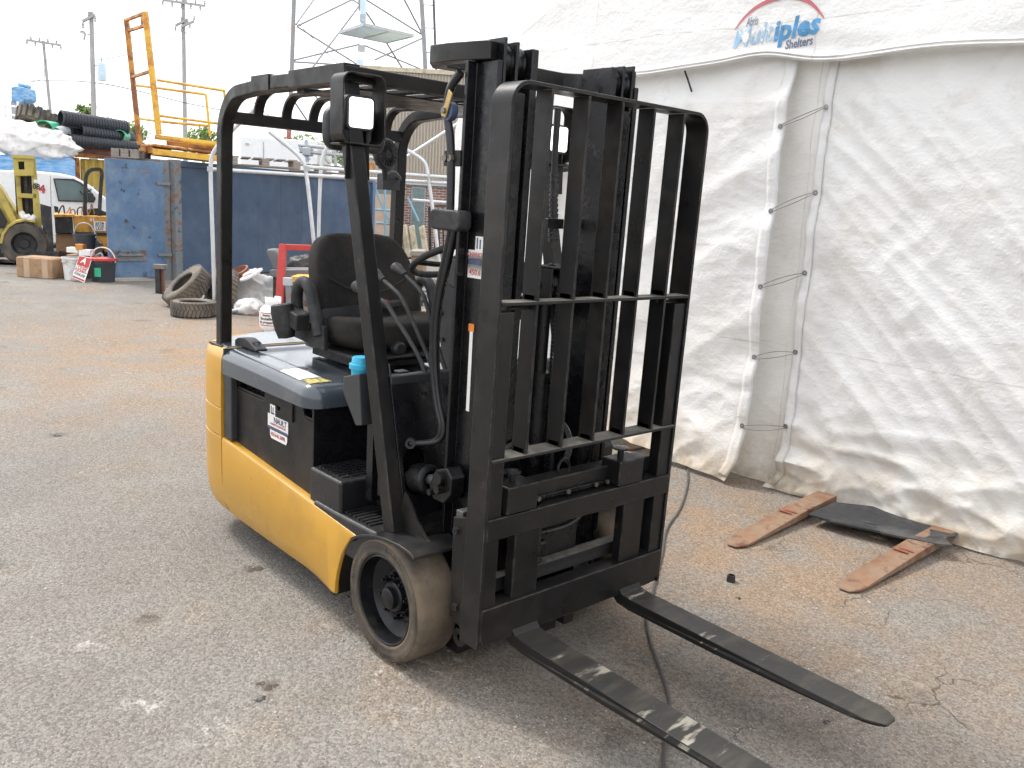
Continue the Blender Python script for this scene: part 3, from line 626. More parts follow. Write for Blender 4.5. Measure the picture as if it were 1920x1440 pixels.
# ---- A pillars, rear pillars, roof
for sy in (-1, 1):
    a0, a1 = Vector((-.045, sy*.462, .45)), Vector((-.385, sy*.462, 1.80))
    m = MB(); m.bar([a0+Vector((.012, 0, -.05))*0, a0.lerp(a1, .5), a1, Vector((-.42, sy*.462, 1.985))], .058, .062, up=(1, 0, 0)); ap = m.build('front_pillar', M['black'], FL, bevel=.006)
    dr = (a1-a0).normalized()
    MB().tube([a0+dr*.02+Vector((.032, -sy*.031, 0)), a0+dr*.60+Vector((.032, -sy*.031, 0))], .004, 6).build('weld_bead', M['finGrey'], ap)
    path = [(-1.465, sy*.462, .895), (-1.452, sy*.462, 1.3), (-1.437, sy*.462, 1.80)]+[tuple(p) for p in arc((-1.245, sy*.462, 1.81), .192, math.pi, math.pi/2+.10, 9, (1, 0, 0), (0, 0, 1))]+[(-1.10, sy*.462, 2.010), (-.96, sy*.462, 2.018), (-.43, sy*.462, 2.012)]
    m = MB(); m.bar(path, .052, .056, up=(0, sy, 0)); rp = m.build('roof_rail', M['black'], FL, bevel=.006)
    if True:
        for x0, x1 in ((-1.11, -.958), (-.795, -.393)): MB().bx(x0, x1, sy*.492-.003, sy*.492+.003, 1.988, 2.050).bx(x0, x1, min(sy*.43, sy*.49), max(sy*.43, sy*.49), 2.043, 2.050).build('rail_cover', M['black'], rp, bevel=.002)
    MB().prism([(-1.52, .895), (-1.38, .895), (-1.38, .905), (-1.52, .905)], 'y', sy*.462-.05, sy*.462+.05).build('pillar_foot', M['black'], rp, bevel=.003)
m = MB(); m.bar([(-1.415, -.45, 1.905), (-1.415, .45, 1.905)], .055, .05); rcb = m.build('rear_roof_beam', M['black'], FL, bevel=.005)
m = MB(); m.bar([(-.415, -.49, 2.018), (-.415, .49, 2.018)], .05, .052); m.build('front_roof_beam', M['black'], FL, bevel=.005)
m = MB(); m.bar([(-.80, -.44, 1.985), (-.80, .44, 1.985)], .06, .02); m.build('middle_roof_beam', M['black'], FL, bevel=.003)
for y in (-.325, -.19, -.055, .08, .215, .35):
    path = [(-1.402, y, 1.90)]+[tuple(p) for p in arc((-1.285, y, 1.91), .112, math.pi*.98, math.pi/2, 8, (1, 0, 0), (0, 0, 1))]+[(-.9, y, 2.020), (-.44, y, 2.018)]
    MB().bar(path, .016, .044, up=(0, 1, 0)).build('roof_bar', M['black'], FL, bevel=.003)
MB().bx(-.80, -.44, -.43, .43, 1.972, 1.978).build('roof_visor', M['black'], FL)
MB().bx(-.60, -.54, .428, .4345, 1.935, 1.985).build('sticker_and_gap_strip', M['orangeS'], FL)
# ---- work lamps in their bar loops
for sy in (-1, 1):
    yc = sy*.455+(.01 if sy < 0 else .07); xl = -.375
    loop = [Vector((xl, yc+p[0], 1.895+p[1])) for p in rrect(-.085, .085, -.115, .118, .032, 5)]
    lb = MB().bar(loop, .006, .085, up=(1, 0, 0), closed=True)
    lb = MB().sweep(loop, [(-.0425, -.003), (.0425, -.003), (.0425, .003), (-.0425, .003)], up=(1, 0, 0), closed=True) if False else lb
    LB = lb.build('lamp_guard', M['black'], FL, bevel=.002)
    H = MB().prism(rrect(yc-.058, yc+.058, 1.825, 1.945, .02, 4), 'x', xl-.035, xl+.018).build('work_lamp', M['mirror'], LB, bevel=.005)
    MB().prism(rrect(yc-.047, yc+.047, 1.836, 1.936, .012, 4), 'x', xl+.018, xl+.022).build('lens', M['lens'], H)
    for dy in (-.03, .03): MB().box((xl, yc+dy, 1.808), (.03, .006, .05)).build('lamp_bracket', M['black'], LB)
    MB().cyl((xl, yc, 1.78), (xl, yc, 1.80), .012, n=6).build('bolt', M['zinc'], LB)
    m = MB().prism([(yc-.06, 1.66), (yc+.04, 1.66), (yc+.035, 1.78), (yc-.06, 1.78)], 'x', xl+.015, xl+.021); m.bx(xl-.04, xl+.02, yc-.085, yc+.085, 1.774, 1.781)
    br = m.build('lamp_plate', M['black'], FL, bevel=.002)
    for z in (1.70, 1.745): MB().cyl((xl+.02, yc-.03, z), (xl+.03, yc-.03, z), .010, n=6).build('bolt', M['zinc'], br)
    # door mirror behind the lamp
    T = Matrix.Translation(Vector((-.47, yc+.052, 1.835))) @ Matrix.Rotation(R_(sy*-10), 4, 'Z')
    q = MB().prism(rrect(-.140, .140, -.076, .074, .045, 6), 'x', -.03, .012, T=T).build('mirror', M['mirror'], FL, bevel=.016, seg=4)
    MB().tube([(-.47, yc, 1.80), (-.42, yc-.0, 1.78), (-.41, sy*.462, 1.76)], .008, 8).build('mirror_arm', M['black'], q)
# ---- round fan on the left rear, with bracket
c = Vector((-1.0, .085, 1.79)); fx = Vector((.96, .22, .08)).normalized()
q = MB().lathe([(0, -.03), (.04, -.028), (.066, -.012), (.07, 0), (.07, .012), (.062, .02), (0, .022)], c, fx, 36, closed=False).build('cab_fan', M['mirror'], FL)
for k in range(18):
    a = 2*math.pi*k/18; e = fx.orthogonal().normalized(); e2 = fx.cross(e); d = e*math.cos(a)+e2*math.sin(a)
    MB().tube([c+d*.02+fx*.024, c+d*.05+fx*.022, c+d*.071+fx*.002, c+d*.066-fx*.014], .0028, 5).build('fan_grille_wire', M['rubber'], q)
MB().cyl(c+Vector((0, 0, -.07)), c+Vector((0, 0, -.115)), .014, .010, 12).tube(smooth([c+Vector((0, 0, -.09)), c+Vector((-.10, .12, -.06)), c+Vector((-.30, .30, -.10)), Vector((-1.40, .42, 1.70))], 2), .006, 8).build('fan_arm', M['rubber'], q)
MB().bx(-1.44, -1.38, .33, .43, 1.64, 1.72).build('pillar_box', M['ink'], FL, bevel=.004)
MB().bx(-1.44, -1.405, .375, .43, 1.72, 1.85).build('pillar_plate', M['finGrey'], FL, bevel=.003)
# ---- seat
def pillow(name, cen, dims, T, e1=.35, e2=.35, parent=FL, mt='fabric', fn=None, nu=40, nv=24):
    m = MB(); v = []; f = []
    pw = lambda c_, e: math.copysign(abs(c_)**e, c_)
    for i in range(nv+1):
        ph = -math.pi/2+math.pi*i/nv
        for j in range(nu):
            t = 2*math.pi*j/nu
            p = Vector((dims[0]*pw(math.cos(ph), e1)*pw(math.cos(t), e2), dims[1]*pw(math.cos(ph), e1)*pw(math.sin(t), e2), dims[2]*pw(math.sin(ph), e1)))
            if fn: p = fn(p)
            v.append(Vector(cen)+T @ p)
    for i in range(nv):
        for j in range(nu): f.append([i*nu+j, i*nu+(j+1) % nu, (i+1)*nu+(j+1) % nu, (i+1)*nu+j])
    return m.add(v, f).build(name, M[mt], parent, ang=80)
Tb = Matrix.Rotation(R_(-10), 3, 'Y')
def sbk(p):
    k = (p.z+.26)/.52; p.y *= 1-.22*max(0, k-.45)**1.6*2.2; p.x += .035*math.cos(p.y/.27*1.4)*-1+.03*(abs(p.y)/.26)**2+.02*math.sin(k*5); return p
pillow('seat_back', (-1.035, 0, 1.20), (.065, .265, .245), Tb, .45, .42, fn=sbk)
MB().tube(smooth([Vector((-.972, -.20, 1.245)), Vector((-.955, -.08, 1.185)), Vector((-.955, .08, 1.185)), Vector((-.972, .20, 1.245))], 2), .004, 6).build('seat_seam', M['rubber'], FL)
def scu(p):
    p.z += .03*(abs(p.y)/.25)**3-.02*math.cos(p.x*5); return p
sc_ = pillow('seat_cushion', (-.87, 0, 1.035), (.215, .265, .072), Matrix.Rotation(R_(-3), 3, 'Y'), .5, .35, fn=scu)
MB().prism(rrect(-.24, .24, -.25, .25, .05), 'z', 0, .02, T=Matrix.Translation((-.89, 0, .935))).build('seat_pan', M['rubber'], FL, bevel=.006)
m = MB()
for sy in (-1, 1): m.bx(-1.10, -.68, sy*.19-.02, sy*.19+.02, .895, .938)
m.bx(-1.08, -.70, -.2, .2, .895, .92); m.build('seat_rail', M['rubber'], FL, bevel=.003)
MB().tube(smooth([Vector((-.70, -.16, .93)), Vector((-.60, -.16, .935)), Vector((-.60, -.16, .955)), Vector((-.60, -.02, .955))], 2), .006, 8).build('seat_lever', M['rubber'], FL)
MB().lathe([(0, .045), (.022, .045), (.03, .03), (.026, .012), (.03, 0), (0, 0)], (-.655, -.06, .985), (1, -.1, 0), 12).build('seat_knob', M['rubber'], FL)
for sy in (-1, 1):
    hp = MB().tube(smooth([Vector((-1.03, sy*.31, 1.04)), Vector((-1.06, sy*.315, 1.16)), Vector((-1.02, sy*.315, 1.235)), Vector((-.94, sy*.315, 1.225)), Vector((-.90, sy*.315, 1.13)), Vector((-.86, sy*.31, 1.02))], 3), .026, 14).build('hip_restraint', M['rubber'], FL)
    MB().prism([(-1.09, .98), (-.82, .96), (-.83, 1.06), (-1.05, 1.09)], 'y', sy*.30-.012, sy*.30+.012).build('hip_plate', M['rubber'], hp, bevel=.006)
MB().lathe([(0, -.075), (.035, -.07), (.045, -.03), (.050, .04), (.046, .07), (.036, .075), (0, .06)], (-1.03, -.385, 1.06), (-.15, -.1, 1), 28, closed=False).build('belt_reel', M['rubber'], FL)
MB().prism([(-1.05, 1.05), (-.93, 1.03), (-.92, 1.10), (-1.04, 1.12)], 'y', -.385, -.31).build('belt_bracket', M['rubber'], FL, bevel=.008)
bl = MB().sweep(smooth([Vector((-.95, -.345, 1.075)), Vector((-.90, -.30, 1.10)), Vector((-.86, -.16, 1.118)), Vector((-.87, -.05, 1.122))], 2), [(-.002, -.022), (.002, -.022), (.002, .022), (-.002, .022)]).build('lap_belt', M['finGrey'], FL)
bu = MB().box((-.90, .07, 1.135), (.05, .13, .032), Matrix.Rotation(R_(25), 3, 'Z')).build('belt_buckle', M['rubber'], FL, bevel=.008)
MB().box((-.895, .02, 1.146), (.05, .035, .024), Matrix.Rotation(R_(25), 3, 'Z')).build('release_button', M['red'], bu, bevel=.005)
# ---- steering column, wheel, levers
m = MB().prism([(-.27, .96), (-.12, .99), (-.18, 1.26), (-.255, 1.36), (-.32, 1.33), (-.37, 1.22)], 'y', -.10, .10); colm = m.build('steering_column', M['finGrey'], FL, bevel=.012, seg=3)
for x, z in ((-.30, 1.18), (-.285, 1.08), (-.20, 1.20), (-.19, 1.08)): MB().cyl((x, -.10, z), (x, -.108, z), .009, n=8).build('screw', M['rubber'], colm)
MB().prism([(-.20, 1.30), (-.10, 1.27), (-.10, 1.39), (-.19, 1.41)], 'y', -.16, .16).build('display_pod', M['finGrey'], colm, bevel=.012)
sa = Vector((-.42, 0, .91)).normalized(); scn = Vector((-.335, 0, 1.385)); e1 = Vector((0, 1, 0)); e2 = sa.cross(e1)
sw = MB().tube([scn+(e1*math.cos(a)+e2*math.sin(a))*.185 for a in [2*math.pi*i/48 for i in range(48)]], .0135, 12, closed=True).build('steering_wheel', M['rubber'], FL)
for a in (0.2, math.pi-.2, -math.pi/2):
    d = e1*math.cos(a)+e2*math.sin(a); MB().bar([scn-sa*.02+d*.03, scn-sa*.015+d*.10, scn+d*.18], .032, .012, up=tuple(sa)).build('spoke', M['rubber'], sw, bevel=.003)
MB().lathe([(0, .012), (.03, .01), (.045, -.005), (.045, -.03), (.03, -.07), (0, -.07)], scn, sa, 24, closed=False).build('horn_pad', M['rubber'], sw)
for i, (y, kx, kz, bx_, bz, x0) in enumerate(((-.285, -.565, 1.235, -.40, 1.205, -.135), (-.235, -.515, 1.290, -.385, 1.235, -.155), (-.165, -.47, 1.315, -.35, 1.255, -.175))):
    r_ = MB().tube(smooth([Vector((x0, y, .98)), Vector((x0-.05, y, 1.05)), Vector((bx_+.03, y, bz-.02)), Vector((bx_-.01, y, bz+.012)), Vector((kx, y, kz))], 2), .0085, 10).build('control_lever', M['rubber'], FL)
    a = Vector((kx+.01, y, kz-.003)); d = Vector((-1, 0, .32)).normalized()
    MB().lathe([(0, 0), (.012, 0), (.017, .03), (.024, .062), (.022, .075), (.012, .082), (0, .083)], a, d, 20, closed=False).build('lever_knob', M['rubber'], r_)
# ---- cup holder on the pillar
hp0 = Vector((-.315, -.455, .86))
ch = MB().prism([(-.355, .955), (-.25, .985), (-.225, .80), (-.265, .79), (-.335, .87), (-.357, .90)], 'y', -.497, -.420).build('cup_holder', M['finGrey'], FL, bevel=.004)
cup = thing('travel_cup', 'cyan plastic travel cup standing in the holder on the forklift pillar', 'cup', (-.298, -.458, .875))
o_ = (-.298, -.458, .875)
MB().lathe([(0, 0), (.027, 0), (.037, .125), (.0, .125)], o_, (0, 0, 1), 28, closed=False).build('cup_body', M['cyan'], cup)
MB().lathe([(.037, .118), (.043, .118), (.043, .135), (.035, .137), (.033, .157), (.031, .160), (0, .158)], o_, (0, 0, 1), 28, closed=False).build('cup_lid', M['cyan'], cup)
# ---- tilt cylinders
for sy in (-1, 1):
    t0 = Vector((-.10, sy*.375, .625)); t1 = Vector((.115, sy*.375, .665)); q = MB().lathe([(.035, -.02), (.052, -.02), (.052, .05), (.043, .058), (.03, .06)], (-.02, sy*.375, .64), t1-t0, 24).build('tilt_cylinder', M['greasy'], FL)
    MB().cyl(t0, t1, .019, n=16).build('tilt_rod', M['greyMetal'], q)
    MB().prism([(.065, .645), (.10, .71), (.16, .73), (.19, .70), (.185, .64), (.15, .60), (.09, .60)], 'y', sy*.375-.03, sy*.375+.03).build('clevis', M['greasy'], q, bevel=.006)
    MB().cyl((.135, sy*.375-.05, .69), (.135, sy*.375+.05, .69), .022, n=12).cyl((.145, sy*.375-.06, .655), (.145, sy*.375-.03, .655), .016, n=6).cyl((.095, sy*.375-.052, .63), (.095, sy*.375-.03, .63), .012, n=6).build('clevis_pin', M['greasy'], q)
# ---- mast
def rail(name, y, sy, x0, x1, z0, z1, fl, tw=.013, tf=.016, both=False):
    w = sy*y; i = -sy
    p = [(x0, w), (x1, w), (x1, w+i*fl), (x1-tf, w+i*fl), (x1-tf, w+i*tw), (x0+tf, w+i*tw), (x0+tf, w+i*fl), (x0, w+i*fl)]
    return lean(MB().prism(p, 'z', z0, z1)).build(name, M['blacks'], FL, bevel=.0025)
for sy in (-1, 1):
    w_ = sy*.330; ro = lean(MB().prism([(.085, w_-sy*.02), (.085, w_+sy*.036), (.100, w_+sy*.036), (.100, w_), (.20, w_), (.20, w_-sy*.02)], 'z', .09, 2.035)).build('outer_mast_rail', M['blacks'], FL, bevel=.0025)
    rm = rail('middle_mast_rail', .305, sy, .055, .197, .12, 1.95, .044)
    ri = rail('inner_mast_rail', .255, sy, .060, .200, .14, 1.95, .046)
    for y_, z_ in ((.305, 2.105), (.255, 2.098)): lean(MB().bx(.055, .197, min(sy*y_, sy*(y_-.012)), max(sy*y_, sy*(y_-.012)), 1.93, z_)).build('rail_head_plate', M['blacks'], FL, bevel=.002)
    rp_ = lean(MB().bx(.07, .210, min(sy*.200, sy*.172), max(sy*.200, sy*.172), .30, 2.085)).build('carriage_rail', M['blacks'], FL, bevel=.003)
    for y, r_ in ((.274, ri), (.2225, ri)):
        p = MB().lathe([(.012, -.018), (.052, -.018), (.052, -.013), (.046, -.009), (.046, .009), (.052, .013), (.052, .018), (.012, .018)], (.168, sy*y, 2.040), (0, 1, 0), 36).build('chain_sheave', M['blacks'], FL)
        MB().cyl((.168, sy*y-.018, 2.040), (.168, sy*y+.018, 2.040), .013, n=12).build('sheave_pin', M['greasy'], p)
    lean(MB().cyl((.04, sy*.265, .2), (.04, sy*.265, 1.55), .028, n=18).cyl((.04, sy*.265, 1.55), (.04, sy*.265, 2.0), .018, n=14)).build('lift_cylinder', M['greasy'], FL)
    # lower side plate of the carriage and its bolts
    sp = MB().prism([(.262, .255), (.335, .225), (.335, .62), (.262, .60)], 'y', min(sy*.448, sy*.43), max(sy*.448, sy*.43)).build('side_plate', M['black'], FL, bevel=.003)
    for x, z in ((.30, .30), (.285, .56), (.34, .31)): MB().cyl((x, sy*.448, z), (x, sy*.460, z), .012, n=6).build('bolt', M['black'], sp)
    MB().bx(.265, .30, min(sy*.44, sy*.36), max(sy*.44, sy*.36), .60, .625).build('grease_block', M['greyMetal'], sp, bevel=.003)
    MB().lathe([(.01, -.02), (.032, -.02), (.032, .02), (.01, .02)], (.31, sy*.42, .19), (0, 1, 0), 28).build('side_roller', M['greasy'], sp)
# tie bars: bowed crosshead at the top, plain ones lower down
hb = [(.165, -.315, 2.065), (.10, -.335, 2.065), (.0, -.345, 2.067), (-.10, -.335, 2.07), (-.155, -.285, 2.072), (-.165, -.15, 2.074), (-.165, .15, 2.074), (-.155, .285, 2.072), (-.10, .335, 2.07), (.0, .345, 2.067), (.10, .335, 2.065), (.165, .315, 2.065)]
hb = [(x+.0141*z, y, z) for x, y, z in hb]
MB().bar(hb, .055, .056).build('mast_crosshead', M['black'], FL, bevel=.004)
for z, x in ((1.20, .02), (.32, .05)): lean(MB().bx(x, x+.028, -.30, .30, z, z+.085)).build('mast_tie_bar', M['black'], FL, bevel=.003)
lean(MB().bx(.07, .20, -.31, .31, .12, .20)).build('mast_foot_beam', M['greasy'], FL, bevel=.004)
for sy in (-1, 1): lean(MB().bx(.09, .21, sy*.30-.06, sy*.30+.06, .055, .13)).build('mast_foot', M['greasy'], FL, bevel=.004)
# free lift cylinder, its sheave and chain
lc = lean(MB().cyl((.115, .02, .25), (.115, .02, 1.02), .045, n=24).cyl((.115, .02, 1.02), (.115, .02, 1.30), .030, n=20)).build('free_lift_cylinder', M['greasy'], FL)
MB().lathe([(.012, -.03), (.062, -.03), (.062, -.025), (.052, -.02), (.052, .02), (.062, .025), (.062, .03), (.012, .03)], (.135, .03, 1.335), (0, 1, 0), 36).build('chain_sheave', M['blacks'], lc)
MB().bx(.08, .20, -.012, -.006, 1.27, 1.40).bx(.08, .20, .066, .072, 1.27, 1.40).bx(.08, .20, -.012, .072, 1.395, 1.401).build('sheave_bracket', M['black'], lc)
MB().cyl((.135, -.02, 1.335), (.135, -.012, 1.335), .013, n=8).build('sheave_nut', M['zinc'], lc)
chn = MB()
for k in range(62):
    z = .42+k*.0148
    for dy in (-.009, .009): chn.bx(.186, .198, .03+dy-.002, .03+dy+.002, z, z+.0125)
    chn.cyl((.192, .018, z), (.192, .042, z), .003, n=5)
chn.build('lift_chain', M['greasy'], FL)
for dy in (.05, .058): MB().tube(smooth([Vector((.19, dy, .35)), Vector((.20, dy, .9)), Vector((.205, dy, 1.30)), Vector((.18, dy, 1.40)), Vector((.12, dy, 1.41)), Vector((.07, dy, 1.35))], 2), .006, 8).build('mast_hose', M['hose'], FL)
# clamp and hose guide on the right rear of the mast, hose run
m = MB().bx(.03, .115, -.372, -.352, 1.715, 1.765); hg = m.build('hose_clamp', M['black'], FL, bevel=.003)
for x in (.048, .075): MB().cyl((x, -.372, 1.74), (x, -.385, 1.74), .012, n=6).build('bolt', M['zinc'], hg)
MB().prism(rrect(0.0, .16, 1.512, 1.578, .022, 4), 'y', -.40, -.345).build('hose_guide', M['rubber'], FL, bevel=.008, seg=3)
for k, (dx, dy) in enumerate(((0, 0), (.016, .003), (.004, .017))):
    MB().tube(smooth([Vector((.085+dx, -.37+dy, 1.53)), Vector((.05+dx, -.365+dy, 1.42)), Vector((-.02+dx, -.35+dy, 1.25)), Vector((-.035+dx, -.34+dy, 1.08)), Vector((-.012+dx, -.335+dy, .92)), Vector((.03+dx, -.33+dy, .83)), Vector((.01+dx, -.335+dy, .78)), Vector((-.03+dx*.5, -.36+dy*.5, .765)), Vector((-.05, -.41, .765))], 3), .0105, 10).build('hydraulic_hose', M['hose'], FL)
MB().lathe([(.010, -.01), (.018, -.01), (.018, .012), (.010, .012)], (-.05, -.405, .765), (1, -.9, 0), 14).build('hose_collar', M['rubber'], FL)
MB().tube(smooth([Vector((.10, -.372, 2.0)), Vector((.045, -.375, 1.95)), Vector((.040, -.375, 1.88)), Vector((.07, -.372, 1.78)), Vector((.075, -.37, 1.57))], 3), .014, 10).build('mast_hose', M['hose'], FL)
hs = MB().lathe([(.008, -.012), (.030, -.012), (.030, .012), (.008, .012)], (.055, -.375, 1.885), (0, 1, 0), 24).build('hose_sheave', M['inkB'], FL)
MB().prism([(.035, 1.87), (.06, 1.862), (.09, 1.935), (.07, 1.95)], 'y', -.395, -.389).build('sheave_cheek', M['brass'], hs, bevel=.004); MB().cyl((.052, -.395, 1.885), (.052, -.402, 1.885), .010, n=6).build('bolt', M['zinc'], hs)
m = MB().tube(smooth([Vector((.04, .12, 1.95)), Vector((.03, .13, 1.75)), Vector((.04, .14, 1.55))], 2), .012, 8)
m.build('mast_hose', M['hose'], FL)
for k in range(14): MB().lathe([(.010, -.006), (.017, -.006), (.017, .006), (.010, .006)], (.035+.002*math.sin(k), .13+.001*k, 1.72-k*.018), (0, 0, 1), 8).build('hose_coil', M['hose'], FL)
MB().bx(.04, .10, .05, .13, 1.53, 1.565).build('hose_bracket', M['greasy'], FL, bevel=.002)
# mast sticker (partly behind the backrest), orange decal, white strip standing in for a bright gap
s = MB().bx(.085, .155, -.3322, -.3310, 1.365, 1.42).bx(.085, .155, -.3322, -.3310, 1.42, 1.455).bx(.118, .155, -.3322, -.3310, 1.455, 1.50)
for p in s.v: p.x += .047
s = s.build('dealer_sticker', M['label'], FL)
for txt, z, sz, mt in (('CHARIOT', 1.440, .020, M['inkR']), ('450.6', 1.383, .026, M['inkR'])): lettering('lettering', txt, sz, mt, s, (.170, -.3328, z), (1, 0, 0), (0, 0, 1), bold=.0004)
MB().bx(.135, .200, -.3332, -.3326, 1.408, 1.426).build('printed_bar', M['inkB'], s); MB().bx(.172, .178, -.3332, -.3326, 1.46, 1.495).bx(.187, .193, -.3332, -.3326, 1.46, 1.49).build('printed_logo', M['inkB'], s)
s = MB().bx(.158, .174, -.3322, -.331, .92, 1.215).build('sticker_and_gap_strip', M['label'], FL); MB().bx(.152, .180, -.3332, -.3324, 1.19, 1.215).build('sticker_head', M['orangeS'], s)  # white strip is put in for the bright tent seen through the gap
# ---- load backrest
XB = .425
zt, r_ = 1.947, .062
out = [Vector((XB-.045, -.4555, .20)), Vector((XB-.045, -.4555, zt-r_))]+arc((XB-.045, -.4555+r_, zt-r_), r_, math.pi, math.pi/2, 7, (0, 1, 0), (0, 0, 1))[1:]+arc((XB-.045, .4555-r_, zt-r_), r_, math.pi/2, 0, 7, (0, 1, 0), (0, 0, 1))+[Vector((XB-.045, .4555, .20))]
m = MB(); m.sweep(out, [(-.006, -.045), (.006, -.045), (.006, .045), (-.006, .045)], up=(1, 0, 0)); bf = lean(m).build('backrest_frame', M['black'], FL, bevel=.0025)
for y in (-.304, -.147, .006, .162, .318): lean(MB().bx(XB-.068, XB, y-.005, y+.005, .833, zt-.008)).build('backrest_bar', M['black'], bf, bevel=.002)
for z, x0 in ((1.317, .06), (.829, .075)):
    lean(MB().bx(XB-x0, XB+.004, -.450, .450, z-.005, z+.005)).build('backrest_crossbar', M['dusty'], bf, bevel=.002)
for y in (-.304, -.147, .006, .162, .318):
    for z in (1.324, .836): lean(MB().prism([(y-.005, z), (y+.022, z), (y-.005, z+.014)], 'x', XB-.058, XB-.012)).build('weld', M['greyMetal' if False else 'black'], bf)
for sy in (-1, 1):
    lean(MB().bx(XB-.055, XB-.008, sy*.418-.030, sy*.418+.030, .20, 1.292)).build('carriage_upright', M['black'], bf, bevel=.004)
    lean(MB().cyl((XB-.03, sy*.40, 1.300), (XB-.03, sy*.30, 1.300), .006, n=8)).build('tie_rod', M['black'], bf)
    lean(MB().cyl((XB-.06, sy*.456, 1.285), (XB-.06, sy*.462, 1.285), .013, n=14)).build('rivet', M['black'], bf)
# ---- carriage (fork bars) with hanger blocks
cb = lean(MB().bx(XB-.06, XB+.001, -.45, .45, .566, .640)).build('upper_fork_bar', M['black'], FL, bevel=.004)
lean(MB().prism([(-.452, .235), (-.44, .205), (.40, .205), (.452, .225), (.452, .335), (-.452, .335)], 'x', XB-.065, XB+.002)).build('lower_fork_bar', M['black'], FL, bevel=.005)
lean(MB().bx(XB-.115, XB-.05, -.39, .39, .655, .71)).build('side_shift_beam', M['black'], FL, bevel=.005)
lean(MB().bx(XB-.10, XB-.04, -.22, .17, .645, .662)).build('side_shift_rail', M['blacks'], FL, bevel=.003)
lean(MB().bx(XB-.11, XB-.06, -.40, .40, .60, .655)).build('side_shift_bar', M['black'], FL, bevel=.003)
for x, y in ((0, -.2), (0, -.06), (0, .08), (0, .14)): lean(MB().cyl((XB-.038, y, .655), (XB-.03, y, .655), .009, n=6)).build('bolt', M['greyMetal'], FL)
for y0, y1 in ((-.375, -.245), (.155, .285)):
    hk = lean(MB().bx(XB-.085, XB+.006, y0, y1, .644, .735)).build('hanger_block', M['black'], FL, bevel=.005)
    yc = y0+.055; lean(MB().cyl((XB-.045, yc, .735), (XB-.045, yc, .765), .012, n=14).lathe([(0, .005), (.018, .005), (.030, .008), (.030, .014), (0, .018)], (XB-.045, yc, .757), (0, 0, 1), 22, closed=False)).build('latch_pin', M['blacks'], hk)
MB().tube([Vector((XB-.07, -.045+.027*math.cos(a), .725+.034*math.sin(a))) for a in [-.5+i*(math.pi+1.)/16 for i in range(17)]], .005, 8).build('lifting_eye', M['blacks'], FL)
for y in (-.345, .02): MB().sweep(smooth([Vector((.30, y, .72)), Vector((.32, y, .79)), Vector((.30, y, .84)), Vector((.26, y, .86))], 2), [(-.012, -.002), (.012, -.002), (.012, .002), (-.012, .002)], up=(0, 1, 0)).build('hose_strap', M['greyMetal'], FL)
# carriage back structure, fittings and hoses seen in the opening
lean(MB().bx(.28, .30, -.30, .10, .38, .62)).build('carriage_back_plate', M['greasy'], FL, bevel=.003)
lean(MB().bx(.255, .345, -.39, .39, .335, .362).bx(.30, .345, -.39, .39, .362, .385)).build('carriage_ledge', M['dusty'], FL, bevel=.003)
vb = lean(MB().bx(.31, .36, -.20, -.14, .40, .56).cyl((.335, -.17, .56), (.335, -.17, .60), .014, n=6).cyl((.335, -.17, .46), (.335, -.10, .46), .013, n=6).cyl((.335, -.15, .50), (.335, -.07, .50), .011, n=8).cyl((.36, -.17, .43), (.39, -.17, .43), .013, n=6).bx(.315, .355, -.235, -.205, .42, .47)).build('hydraulic_valve', M['greasy'], FL, bevel=.003)
lean(MB().tube(smooth([Vector((.335, -.10, .50)), Vector((.34, .0, .50)), Vector((.345, .07, .53)), Vector((.34, .10, .61)), Vector((.31, .10, .68))], 3), .0115, 10)).build('hydraulic_hose', M['hose'], FL)
lean(MB().tube([Vector((.33+.014*math.cos(t*2*math.pi*9), .34+.014*math.sin(t*2*math.pi*9), .45+.09*t)) for t in [i/108 for i in range(109)]], .0035, 6)).build('return_spring', M['greasy'], FL)
MB().tube(smooth([Vector((.22, -.26, .72)), Vector((.24, -.22, .80)), Vector((.22, -.10, .80)), Vector((.21, -.05, .70))], 2), .010, 8).build('hydraulic_hose', M['hose'], FL)
lean(MB().bx(.24, .33, -.13, .0, .10, .22).bx(.26, .36, .01, .06, .12, .22)).build('carriage_lug', M['black'], FL, bevel=.004)
# ---- forks
for y0, y1 in ((-.312, -.197), (.224, .338)):
    yc = (y0+y1)/2; fk = None
    lean(MB().bx(XB-.056, XB-.014, y0, y1, .255, .63)).build('fork_shank', M['black'], FL, bevel=.006)
    prof = [(XB-.052, .27), (XB-.009, .27), (XB+.0, .235), (XB+.02, .214), (XB+.06, .208), (1.10, .1975), (1.34, .1935), (1.385, .1925), (1.415, .192), (1.436, .190), (1.444, .186), (1.438, .182), (1.415, .180), (1.385, .178), (1.34, .1755), (1.10, .166), (.85, .160), (.48, .164), (.42, .172), (XB-.035, .20), (XB-.05, .25)]
    m = MB().prism(prof, 'y', y0, y1)
    for p in m.v:                      # rounded tip
        if p.x > 1.345: p.y = yc+(p.y-yc)*(.28+.72*math.sqrt(max(0, 1-((p.x-1.345)/.10)**2)))
    n0 = len(m.v); m.build('fork', M['fork'], FL, bevel=.010, seg=3)
